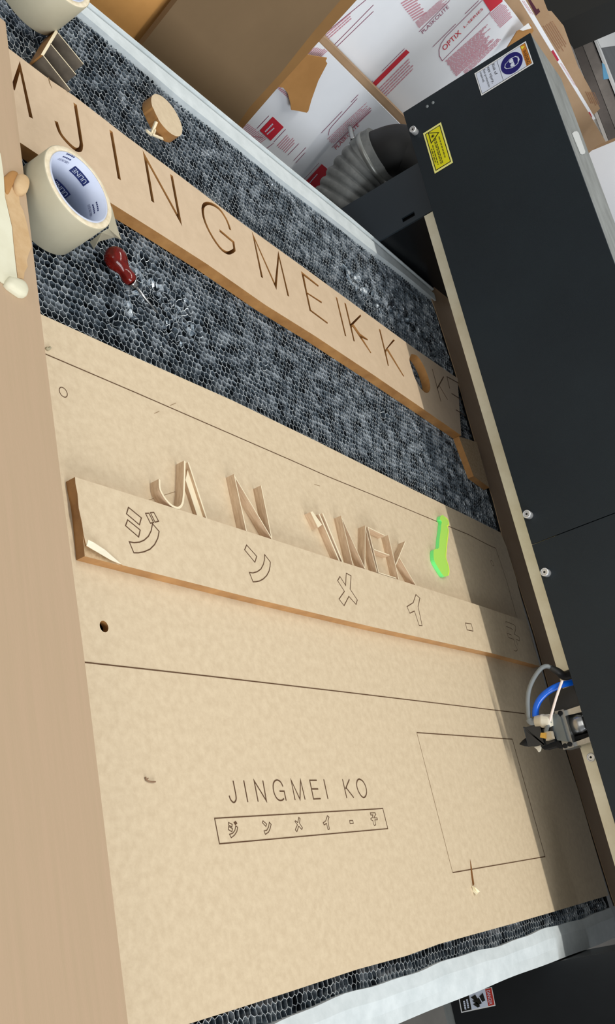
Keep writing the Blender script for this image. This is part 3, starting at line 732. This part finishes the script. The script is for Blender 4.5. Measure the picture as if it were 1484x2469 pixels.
# simple goggled head outline
def headpoly(sc,k,mi):
    hp_=[(-.0,.28),(-.11,.22),(-.15,.10),(-.20,.02),(-.19,-.10),(-.17,-.20),(-.08,-.27),(.06,-.27),(.16,-.20),(.19,-.08),(.19,.03),(.15,.12),(.10,.23)]
    poly(bm,fk(k),[(uc+x*sc,vc+y*sc/asp) for x,y in hp_],mi)
headpoly(1.0,.0008,1); headpoly(.88,.0010,0)
for sgn in (-1,1): ring(.075,.0012,1,oc=(sgn*.085,-.01/asp))
poly(bm,fk(.0011),[(uc-.18,vc-.035/asp-.02),(uc+.18,vc-.035/asp-.02),(uc+.18,vc-.035/asp),(uc-.18,vc-.035/asp)],1)
poly(bm,fk(.0011),[(uc-.12,vc-.27/asp),(uc+.05,vc-.29/asp),(uc+.16,vc-.2/asp),(uc+.05,vc-.22/asp)],1)
link('pictogram',tomesh(bm),[LBLUE,LWHITE],wl)
# yellow label
f=label('y',(1063.9,294.5),(1093.2,391.9),(1020.8,321.8),XL,gn,'')
bm=bmesh.new(); lay(bm,f,0,0,1,1,0,0); lay(bm,f,.045,.08,.955,.92,1,1); lay(bm,f,.062,.12,.938,.88,2,2)
yl=link('warning_label',tomesh(bm),[LYELB,LBLK,LYEL],gn); tag(yl,'small yellow laser warning label with a black triangle')
bm=bmesh.new()
tri=[on_x(*p,XL-.0004) for p in ((1059.5,319),(1033,320.5),(1040.5,346.5))]; cen=sum(tri)/3
for sc,mi,k in ((1.05,1,0),(.80,0,.0001)):
    bm.faces.new([bm.verts.new(cen+(t_-cen)*sc+np.array([-k,0,0])) for t_ in tri]).material_index=mi
for a_ in range(12):
    an=a_*math.pi/6; l_=.0042
    d_=np.array([0,math.cos(an),math.sin(an)]); n_=np.array([0,-math.sin(an),math.cos(an)])*.0004
    bm.faces.new([bm.verts.new(cen+np.array([-.0003,0,0])+x) for x in (n_,-n_,d_*l_-n_*.3,d_*l_+n_*.3)]).material_index=1
bm.faces.new([bm.verts.new(cen+np.array([-.0004,.0018*math.cos(t_),.0018*math.sin(t_)])) for t_ in np.linspace(0,6.28,12,endpoint=False)]).material_index=1
link('pictogram',tomesh(bm),[LYEL,LBLK],yl)
bm=bmesh.new()
for vv0,u0,u1 in ((.26,.28,.80),(.45,.26,.88),(.53,.28,.88),(.68,.38,.86),(.78,.44,.80)):
    u=u0
    while u<u1:
        w_=random.uniform(.03,.09); lay(bm,f,u,vv0,min(u+w_,u1),vv0+.055,0,4); u+=w_+.018
link('printing',tomesh(bm),LOLV,yl)
# end leg of the gantry, below the near rim
leg=box('end_leg',(XG,-.46,-.176),(XG+.12,-.1035,.1245),BLACK2,gn)
box('leg_trim',(XG+.002,-.46,-.190),(XG+.1,-.12,-.1765),GTOP,gn)
f=label('d',(1187,2380),(1195.7,2425),(1105,2398),XL,gn,'')
bm=bmesh.new(); lay(bm,f,0,0,1,1,0,0); lay(bm,f,.03,.02,.94,.20,1,1); lay(bm,f,.03,.21,.94,.68,2,1); lay(bm,f,.03,.69,.94,.97,3,1)
dl=link('danger_label',tomesh(bm),[LWB,LRED,LWHITE,LBLK],gn); tag(dl,'small red black and white DANGER label')
bm=bmesh.new(); add_text(bm,'DANGER',lambda u,v: fk(.0006)(.12+.76*u,.165-.10*v),0); link('lettering',tomesh(bm),LWHITE,dl)
bm=bmesh.new()
for P_ in ([(.2,.28),(.62,.25),(.66,.34),(.34,.40)],[(.4,.42),(.72,.36),(.78,.46),(.50,.62)],[(.60,.50),(.86,.42),(.90,.50),(.68,.62)],[(.2,.50),(.44,.46),(.48,.56),(.3,.64)]): poly(bm,fk(.0006),P_,0)
link('pictogram',tomesh(bm),LBLK,dl)
bm=bmesh.new()
for vv0,u0,u1 in ((.74,.35,.85),(.83,.4,.88)):
    u=u0
    while u<u1: w_=random.uniform(.06,.12); lay(bm,f,u,vv0,min(u+w_,u1),vv0+.05,0,5); u+=w_+.02
link('printing',tomesh(bm),LWHITE,dl)

# ================================================================= EXHAUST BOX + HOSE
ex=empty('exhaust_box',(1.5,1.15,-.1),'black metal exhaust duct box with a slot beside the white rim','duct box')
top=[on_x(*q_,1.50) for q_ in ((1022,522),(1000,385),(1015,378),(1060,505))]
def oxl(pts,X,dx_): return [tuple(on_x(*q_,X)) for q_ in pts]
y_a=on_x(960,555,1.5)[1]; y_b=on_x(912,450,1.5)[1]
bm=bmesh.new()
# face with slot: built of four plates round the slot
s0=on_x(972,531,1.5); s1_=on_x(1000,514,1.5)
zs0,zs1=min(s0[2],s1_[2])-.001,max(s0[2],s1_[2]); ysl=(s0[1]+s1_[1])/2; hw=.0045
ZTb=.26
add_box(bm,(1.5,y_a,-.2),(1.504,ysl-hw,ZTb)); add_box(bm,(1.5,ysl+hw,-.2),(1.504,y_b,ZTb)); add_box(bm,(1.5,ysl-hw,-.2),(1.504,ysl+hw,zs0)); add_box(bm,(1.5,ysl-hw,zs1),(1.504,ysl+hw,ZTb))
link('face_plate',tomesh(bm),mat('box_black',(40,50,58),.5),ex)
box('side_plate',(1.504,y_a,-.2),(1.80,y_a+.003,ZTb),mat('gloss_black',(20,23,26),.25),ex)
box('back_plate',(1.512,y_a+.004,-.2),(1.516,y_b,ZTb-.004),DARK,ex)
hs=empty('exhaust_hose',on_x(857,436,1.54),'dusty grey ribbed exhaust hose with a steel clamp and black elbow','hose')
XH=1.54
hp=[on_x(*q_,XH) for q_ in ((760,590),(790,535),(819,491),(855,436),(893,393),(925,370))]
pth=smooth_path(hp,22); n=len(pth)
cum=[0]
for a,b in zip(pth,pth[1:]): cum.append(cum[-1]+(b-a).length)
Lh=cum[-1]
def rad(t):
    i=min(int(t*(n-1)+.5),n-1); s_=Lh-cum[i]
    if s_<.035: return .0535
    ph=((s_-.035)/.020)%1; return .0535-.0055*(1-abs(math.sin(math.pi*ph)))**1.5
bm=bmesh.new(); add_tube(bm,pth,rad,56); link('ribbed_hose',tomesh(bm),RUBBER,hs)
endp=pth[-1]; dirn=(pth[-1]-pth[-3]).normalized()
ep=[endp-dirn*.01]+[Vector(on_x(*q_,XH+(.0,.012,.028,.04)[k])) for k,q_ in enumerate(((955,365),(985,372),(1020,395),(1050,430)))]
bm=bmesh.new(); add_tube(bm,smooth_path(ep,8),.0475,48); link('elbow',tomesh(bm),mat('black_elbow',(12,13,14),.6),hs)
bm=bmesh.new(); cpos=endp-dirn*.024; add_lathe(bm,cpos,dirn,[(0,.0535),(0,.0552),(.010,.0552),(.010,.0535)],56,None,True); cl=link('hose_clamp',tomesh(bm),mat('clamp_band',(150,152,148),.4,metal=.6),hs)
sp_=Vector(on_x(852,338,XH-.03)); sq=Vector(on_x(843,302,XH-.03)); 
lathe('clamp_screw',sp_,(sq-sp_),[(0,.004)]+[(k*.0022+.001,.0042 if k%2 else .0052) for k in range(14)]+[(.033,.003)],STEEL,cl,18)
lathe('clamp_housing',Vector(on_x(858,352,XH-.03)),(sp_-Vector(on_x(858,352,XH-.03))),[(0,.004),(.003,.0075),(.010,.006),(.014,.004)],STEEL,cl,18)

# ================================================================= LASER HEAD
lh=empty('laser_carriage',on_x(1290,1775,1.455),'black laser cutting head with nozzle, blue tube and grey cable under the gantry','laser head')
def h7(p,X): return tuple(on_x(1230+p[0]/7.42,1580+p[1]/7.42,X))
def hp_(name,pts,X,dep,m_,lab_=None,bev=0,parent=lh):
    o=prism(name,[h7(p,X) for p in pts],(dep,0,0),m_,parent,bev=bev)
    if lab_: tag(o,lab_)
    return o
MB=mat('motor_black',(46,46,44),.5); 
hp_('motor',[(690,690),(1130,535),(1270,905),(800,1020),(735,940)],1.49,.05,MB)
hp_('carriage_block',[(800,1005),(960,965),(1150,1640),(960,1690)],1.462,.03,mat('carriage_grey',(150,150,146),.35,metal=.7),'silver grey flange plate')
fl_=bpy.data.objects['carriage_block']
hp_('rail',[(945,1000),(1250,900),(1310,1010),(1030,1075)],1.47,.02,STEEL); hp_('rail',[(1120,1570),(1440,1450),(1480,1545),(1140,1640)],1.47,.02,STEEL)
hp_('guide_gap',[(1030,1080),(1310,1000),(1330,1095),(1050,1130)],1.475,.02,DARK); hp_('guide_gap',[(1145,1460),(1430,1380),(1450,1455),(1165,1525)],1.475,.02,DARK)
a_=Vector(h7((1070,1295),1.485)); b_=Vector(h7((1420,1190),1.485)); lathe('spindle',a_,b_-a_,[(0,.0165),(.02,.0165),(.024,.015),((b_-a_).length,.015)],STEEL,lh,32)
hp_('bracket',[(745,1070),(800,1040),(870,1060),(905,1110),(1030,1545),(850,1520),(790,1400)],1.455,.012,STEELD,'blue grey bevelled bracket plate')
hp_('head_block',[(530,1300),(750,1225),(805,1540),(560,1640)],1.452,.03,BLACK2)
hp_('lens_block',[(250,1290),(530,1255),(600,1585),(335,1625)],1.448,.035,mat('lens_block_black',(34,36,38),.5),bev=.001)
hp_('arm',[(560,1640),(870,1530),(960,1640),(900,1670),(830,1630),(620,1690)],1.46,.02,DARK)
n0=Vector(h7((330,1550),1.458)); n1=Vector(h7((178,1590),1.458)); lathe('nozzle',n0,n1-n0,[(0,.0068),((n1-n0).length*.5,.0045),((n1-n0).length,.0008)],DARK,lh,28)
for p in ((905,1035),(990,1620),(1075,1590)):
    q_=Vector(h7(p,1.461)); lathe('bolt',q_,(-1,0,0),[(0,.0034),(.001,.0034),(.001,.002)],DARK,fl_,16)
hp_('mount_plate',[(600,1110),(680,1078),(735,1260),(560,1330),(545,1280),(640,1240)],1.452,.004,WPLAS)
q0=Vector(h7((470,1180),1.452)); q1=Vector(h7((690,1170),1.452)); lathe('connector',q0,q1-q0,[(0,.0085),(.008,.0085),(.009,.0098),(.012,.0098),(.014,.0088),(.02,.0092),(.024,.0075)],WPLAS,lh,28)
tube('sensor_cable',[h7(p,X) for p,X in (((480,1190),1.452),((390,1190),1.45),((345,1120),1.45),((330,960),1.448),((322,820),1.446),((340,640),1.444),((400,470),1.444),((490,320),1.446),((590,215),1.45),((690,200),1.456),((790,255),1.466),((900,330),1.476))],lambda t: .0052 if t<.17 else .0032,GREYC,lh,seg=16)
tube('air_tube',[h7(p,X) for p,X in (((460,1095),1.452),((468,960),1.45),((520,820),1.448),((620,700),1.448),((760,600),1.45),((900,535),1.456),((1000,510),1.462),((1120,485),1.472))],.0046,BLUET,lh,seg=18)
tube('thin_tube',[h7((715,1180),1.446),h7((820,800),1.444),h7((940,450),1.45)],.0019,mat('clear_white_tube',(236,222,214),.3),lh,seg=12)
tube('thin_tube_base',[h7((715,1180),1.447),h7((670,1290),1.449),h7((650,1370),1.45)],.0030,GREYC,lh,seg=12)
tube('cable_plug',[h7((730,215),1.46),h7((860,290),1.465),h7((960,360),1.475),h7((1080,345),1.485)],lambda t:.0042+.0032*t,MB,lh,seg=16)
hp_('clear_fitting',[(620,1370),(730,1355),(765,1490),(650,1530)],1.440,.010,mat('clear_plastic',(200,186,160),.2,trans=.3))
hp_('brass_fitting',[(555,1385),(640,1385),(640,1490),(540,1470)],1.436,.010,BRASS)
hp_('small_tap',[(435,1640),(550,1610),(535,1700),(510,1730),(490,1690)],1.455,.006,WPLAS)

# ================================================================= LEANING SHEETS BEYOND THE BED
TL_=.24; NL=np.array([0,1,-TL_]); NL=NL/np.linalg.norm(NL)
def lean(name,pts,y0,thick,mats,label,cat,group=None,parent=None,extend=True):
    """pts: pixel outline; first and last points are run down the slope to the floor"""
    P_=[on_lean(*q_,y0) for q_ in pts]
    if extend:
        def down(p):
            k=(YF-p[2]); return p+np.array([0,TL_*k,k])
        P_=P_+[down(P_[-1]),down(P_[0])]
    o=prism(name,[tuple(p) for p in P_],tuple(NL*thick),mats,parent)
    if label: tag(o,label,cat,group)
    return o
GRP='sheets leaning beyond the bed'
lean('cardboard_sheet',[(60,-60),(200,-190),(440,-20),(352,108)],1.425,.006,mat('kraft_amber',(222,164,94),.8,noise=1,scale=9,col2=(206,150,82)),'orange brown cardboard sheet leaning behind the top left of the white rim','cardboard',GRP)
lean('cardboard_sheet',[(340,112),(436,-10),(560,-220),(960,-220),(822,0),(756,77),(679,174),(602,259),(572,303)],1.40,.012,KRAFTD,'wide dark brown cardboard sheet leaning beyond the white rim','cardboard',GRP)
lean('cardboard_sheet',[(500,300),(700,40),(900,-220),(1020,-200),(861,0),(776,93),(675,206),(584,311)],1.418,.006,mat('kraft_brown_strip',(146,108,60),.8,noise=1,scale=9,col2=(136,100,56)),'narrow tan cardboard strip sticking out behind the wide dark sheet','cardboard',GRP)
KT=lean('torn_cardboard',[(672,206),(700,212),(720,245),(700,262),(700,240),(700,262),(703,266),(740,272),(748,262),(768,205),(789,156),(786,141),(742,133),(735,140)],1.452,.002,KRAFTO,'torn orange brown cardboard scrap leaning on the white printed sheet','cardboard',None,None,False) if False else None
prism('torn_cardboard',[tuple(on_lean(*q_,1.452)) for q_ in ((670,209),(684,212),(694,224),(700,245),(703,265),(722,268),(740,272),(744,268),(752,240),(762,212),(768,195),(790,153),(786,147),(789,140),(760,136),(742,132),(700,170))],tuple(NL*.002),KRAFTO)
tag(bpy.data.objects['torn_cardboard'],'torn orange brown cardboard scrap in front of the white printed sheet','cardboard')
def mapl(y0,p0,p1,p2):
    return quad_map(on_lean(*p0,y0-.0010),on_lean(*p1,y0-.0010),on_lean(*p2,y0-.0010))
# sheet A (front, lower)
A=lean('acrylic_sheet',[(480,240),(560,-60),(765,98),(972,306),(1130,464),(1080,560)],1.47,.006,PAPER,'white paper covered acrylic sheet, lower front one with two red squares','acrylic sheet',GRP)
lean('board_sheet',[(600,-40),(790,96),(1000,306),(1160,464),(1100,560)],1.482,.020,KRAFTT,'thick tan board whose top edge divides the two white printed sheets','board',GRP)
B=lean('acrylic_sheet',[(760,60),(760,-160),(1090,-160),(1216,0),(1243,34),(1262,60),(1268,74),(1262,92)],1.512,.006,PAPER,'white paper covered acrylic sheet with the large red lettering, above the tan board','acrylic sheet',GRP)
lean('cardboard_sheet',[(900,-30),(1120,-160),(1254,0),(1428,284),(1462,342),(1452,352)],1.53,.010,KRAFTT,'plain tan cardboard sheet standing behind the printed acrylic','cardboard',GRP)
E2=lean('acrylic_sheet',[(1000,-30),(1150,-160),(1268,0),(1437,286),(1428,292)],1.545,.004,PAPER,'white sheet showing only a thin slanting edge with red print','acrylic sheet',GRP)
bx=lean('cardboard_box',[(1060,-30),(1180,-160),(1312,0),(1336,62),(1360,62),(1395,160),(1436,236),(1448,262),(1438,272)],1.56,.05,KRAFTT,'flattened brown cardboard box with faint printing behind the thin white edge','cardboard',GRP)
def rows(bm,y0,a,b,c,n,cov=.9,hgt_=.55,mi=0,dash=(.04,.12),gap=.012):
    f=mapl(y0,a,b,c)
    for i in range(n):
        u=random.uniform(0,.04); end=cov*random.uniform(.82,1.0)
        while u<end:
            w_=random.uniform(*dash); add_quad(bm,f,u,i/n,min(u+w_,end),(i+hgt_)/n,mi); u+=w_+gap
def linepx(bm,y0,pts,w,mi=0):
    P_=[on_lean(*q_,y0-.0012) for q_ in pts]
    for a,b in zip(P_,P_[1:]):
        d=(b-a)/max(np.linalg.norm(b-a),1e-9); nn=np.cross(d,NL)*w/2
        bm.faces.new([bm.verts.new(x) for x in (a-nn,b-nn,b+nn,a+nn)]).material_index=mi
def polyl(bm,y0,pts,mi): bm.faces.new([bm.verts.new(on_lean(*q_,y0-.0012)) for q_ in pts]).material_index=mi
def z3(p): return (400+p[0]/2.473,p[1]/2.473)
def z4(p): return (950+p[0]/2.779,p[1]/2.779)
def z5(p): return (1000+p[0]/5.708,p[1]/5.708)
def z8(p): return (560+p[0]/4.365,100+p[1]/4.365)
# printing on A
bm=bmesh.new(); yA=1.47
polyl(bm,yA,[z8(p) for p in ((430,792),(545,902),(408,1045),(292,938))],0); polyl(bm,yA,[z8(p) for p in ((945,1290),(1020,1355),(885,1575),(765,1485))],0)
link('printing',tomesh(bm),RED,A)
bm=bmesh.new()
add_text(bm,'PLASKOLITE',mapl(yA,z8((1098,1140)),z8((1340,885)),z8((1075,1108))),0)
tag(link('lettering',tomesh(bm),REDD,A),'dark red lettering')
bm=bmesh.new()
for a,b in (((265,915),(390,782)),((760,1450),(915,1280)),((940,965),(1160,735)),((1050,1118),(1235,930)),((1255,640),(1330,560)),((440,1060),(565,925)),((590,1195),(705,1075)),((650,1255),(780,1115)),((670,1280),(770,1170)),((345,1140),(440,1070))): linepx(bm,yA,[z8(a),z8(b)],.0011,0)
linepx(bm,yA,[z8(p) for p in ((1320,600),(1060,885),(1025,930),(1015,990))],.0011,0); linepx(bm,yA,[z8(p) for p in ((1470,720),(1060,1110))],.0011)
link('printing',tomesh(bm),WINE,A)
bm=bmesh.new()
rows(bm,yA,z8((1000,1030)),z8((1420,640)),z8((1060,1090)),6,1,.4)
rows(bm,yA,z8((1240,905)),z8((1470,690)),z8((1270,930)),3,1,.4)
rows(bm,yA,z8((100,915)),z8((190,850)),z8((300,1080)),14,.9,.45); rows(bm,yA,z8((165,985)),z8((340,1010)),z8((200,1010)),1,.9,.45)
rows(bm,yA,z8((470,1100)),z8((600,960)),z8((570,1185)),6,.95,.4)
rows(bm,yA,z8((470,490)),z8((500,470)),z8((600,610)),9,1,.6)
rows(bm,yA,z8((795,130)),z8((880,55)),z8((945,165)),8,1,.5)
link('fine_print',tomesh(bm),PINK,A)
bm=bmesh.new(); f_=lambda *a: None
for (a,b,c) in ((z8((330,960)),z8((470,815)),z8((345,980))),(z8((350,985)),z8((480,870)),z8((365,1000))),(z8((800,1500)),z8((940,1340)),z8((812,1512)))): 
    f=quad_map(on_lean(*a,yA-.0018),on_lean(*b,yA-.0018),on_lean(*c,yA-.0018)); u=.1
    while u<.7: add_quad(bm,f,u,0,u+.08,.6,0); u+=.1
link('fine_print',tomesh(bm),LWHITE,A)
# printing on B
yB=1.512
bm=bmesh.new(); polyl(bm,yB,[z3(p) for p in ((1435,296),(1455,312),(1222,545),(1205,525))],0); polyl(bm,yB,[z5(p) for p in ((945,0),(1205,-60),(1215,20),(1048,162))],0)
add_text(bm,'OPTIX',mapl(yB,z5((415,700)),z5((650,460)),z5((375,648))),0)
add_text(bm,'L-SERIES',mapl(yB,z5((692,388)),z5((950,130)),z5((676,360))),0)
tag(link('lettering',tomesh(bm),RED,B),'red lettering and red bars')
bm=bmesh.new(); add_text(bm,'PLASKOLITE',mapl(yB,z5((118,468)),z5((480,105)),z5((92,430))),0)
for q_ in ([(66,438),(490,5)],[(255,645),(570,330)],[(700,190),(890,5)],[(385,840),(1050,165)]): linepx(bm,yB,[z5(p) for p in q_],.0012)
linepx(bm,yB,[z5(p) for p in ((385,840),(345,770),(340,690),(370,600),(430,510),(940,0))],.0012)
for q_ in ([(1290,425),(1425,290)],[(1205,520),(1238,480)],[(1000,300),(1240,68)],[(940,210),(1195,0)],[(985,290),(1240,30)]): linepx(bm,yB,[z3(p) for p in q_],.0011)
tag(link('lettering',tomesh(bm),WINE,B),'wine red thin lettering and rules')
bm=bmesh.new()
rows(bm,yB,z5((415,850)),z5((1010,330)),z5((520,1000)),14,1,.6)
rows(bm,yB,z5((520,1000)),z5((1100,480)),z5((570,1065)),7,.95,.6); rows(bm,yB,z5((660,1000)),z5((1180,500)),z5((700,1050)),4,1,.5)
rows(bm,yB,z5((0,320)),z5((420,-60)),z5((60,400)),9,1,.5); rows(bm,yB,z5((1035,200)),z5((1230,20)),z5((1180,400)),12,1,.5)
rows(bm,yB,z3((1240,560)),z3((1460,340)),z3((1290,610)),5,1,.4); rows(bm,yB,z3((940,220)),z3((1120,60)),z3((965,250)),3,1,.4); rows(bm,yB,z3((1400,20)),z3((1484,-30)),z3((1484,130)),9,1,.5)
link('fine_print',tomesh(bm),PINK,B)
bm=bmesh.new()
yE=1.545
def e9(p): return (1250+p[0]/6.342,p[1]/6.342)
polyl(bm,yE,[e9(p) for p in ((508,790),(540,765),(628,915),(600,945))],0); polyl(bm,yE,[e9(p) for p in ((1075,1715),(1100,1715),(1135,1790),(1125,1800))],0)
rows(bm,yE,e9((60,10)),e9((215,240)),e9((100,0)),2,1,.3,dash=(.01,.04)); rows(bm,yE,e9((640,960)),e9((900,1360)),e9((665,950)),2,1,.3,dash=(.01,.04))
link('printing',tomesh(bm),REDD,E2)
bm=bmesh.new(); rows(bm,1.56,e9((380,400)),e9((640,820)),e9((540,300)),6,1,.4,dash=(.02,.06)); rows(bm,1.56,e9((1030,1400)),e9((1130,1620)),e9((1180,1400)),5,1,.4,dash=(.04,.1))
link('printing',tomesh(bm),mat('faint_brown_print',(146,104,76),.8),bx)
bm=bmesh.new(); polyl(bm,1.56,[e9(p) for p in ((150,0),(195,0),(290,150),(315,130),(340,180),(275,240))],0)
link('print_block',tomesh(bm),mat('maroon_print',(72,20,40),.7),bx)
prism('cardboard_flap',[tuple(on_lean(*q_,1.49)) for q_ in ((1222,118),(1248,76),(1282,60),(1288,74),(1284,80),(1236,108))],tuple(NL*.002),KRAFTO); tag(bpy.data.objects['cardboard_flap'],'small orange brown cardboard flap poking up behind the gantry end','cardboard')
prism('paper_scrap',[tuple(on_lean(*q_,1.485)) for q_ in ((1254,72),(1275,56),(1283,68),(1262,74))],tuple(NL*.0006),LWB); tag(bpy.data.objects['paper_scrap'],'small peeled white paper corner at the gantry end','paper')

# ================================================================= RACK WITH STACKED SHEETS (upper right)
XR=2.6
def zx(px,py): return on_x(px,py,XR)
levels=[on_x(*q_,XR)[2] for q_ in ((1345,60),(1352,58),(1365,60),(1376,55),(1392,60),(1404,48))]
yend=2.9
rk=empty('storage_rack',(2.9,1.9,YF),'dark topped storage rack at the upper right of the picture','rack')
zt=on_x(1412,30,XR)[2]
box('top_board',(XR+.006,.6,zt-.006),(7.5,5.5,zt),SLATE,rk)
box('edge_strip',(XR+.002,.6,zt-.006),(XR+.04,4.5,zt+.0005),LWB,rk)
bm=bmesh.new()
A_=on_z(1440,96,zt); B_=on_z(1500,92,zt); add_line(bm,[tuple(A_[:2]),tuple(B_[:2])],.05,zt+.0012); link('tape_line',tomesh(bm),LWB,rk)
prism('blue_tape',[tuple(on_z(*q_,zt+.002)) for q_ in ((1452,152),(1458,156),(1469,190),(1456,192))],(0,0,.001),LBLU,rk)
box('rack_body',(XR+.05,.7,YF),(4.2,4.4,zt-.14),BLACK2,rk)
box('shelf_board',(XR+.004,.6,zt-.145),(4.2,4.5,zt-.125),GSTACK2,rk)
zc=zt-.125; k=0
hts=[.012,.007,.012,.006,.014,.010,.026,.030]
while zc<zt-.012 and k<8:
    h_=min(hts[k],zt-.0075-zc); o_=(.004,.0,.006,.002,.005,.001,.003,.002)[k]
    cc=(GSTACK,LWB,GSTACK,LWB,GSTACK,GSTACK,GSTACK2,GSTACK3)[k]
    b_=box('stacked_sheet',(XR+.004+o_,.62,zc),(4.1,4.3-.1*k,zc+h_-.0012),cc); tag(b_,['lowest','second lowest','third from the bottom','pale thin','middle','darker upper','second highest','topmost'][k]+' grey sheet in the stack on the upper right rack','sheet','grey sheets stacked on the rack')
    zc+=h_; k+=1
# black panel
prism('black_box',[tuple(on_x(*q_,2.35)) for q_ in ((1309,4),(1346,58),(1500,-10),(1500,-120),(1300,-60))],(.12,0,0),mat('flat_black',(40,40,38),.7)); tag(bpy.data.objects['black_box'],'plain black box at the top right corner of the picture','box')
bq=on_x(1500,-60,2.41); box('hanging_rod',(2.40,bq[1]-.012,bq[2]-.05),(2.424,bq[1]+.012,2.8),BLACK2,None); hr=bpy.data.objects['hanging_rod']; hr.parent=bpy.data.objects['black_box']
# white board right of gantry
Pw=[on_x(*q_,2.0) for q_ in ((1424,364),(1500,333))]
wy,wz=Pw[0][1],Pw[0][2]
ptsw=[tuple(on_x(*q_,2.0)) for q_ in ((1415,368),(1500,334))]; lowz=YF
ptsw+=[(2.0,ptsw[1][1],YF),(2.0,ptsw[0][1]+.0,YF)]
ptsw=[tuple(on_x(*q_,2.0)) for q_ in ((1400,340),(1428,363),(1600,292),(1700,600))]
P0=np.array(ptsw[1]);P1=np.array(ptsw[2])
prism('white_board',[tuple(P0),tuple(P1),(2.0,P1[1]-1.0,P1[2]),(2.0,P1[1]-1.0,YF),(2.0,1.05,YF)],(.006,0,0),PAPER); tag(bpy.data.objects['white_board'],'plain white board standing behind the gantry at the right edge','board')
Q0=P0+np.array([.01,.012,.014]); Q1=P1+np.array([.01,.012,.014])
prism('tan_board',[tuple(Q0),tuple(Q1),(2.01,Q1[1]-1.0,Q1[2]),(2.01,Q1[1]-1.0,YF),(2.01,1.06,YF)],(.006,0,0),KRAFTT); tag(bpy.data.objects['tan_board'],'tan board showing just its top edge behind the white board','board')
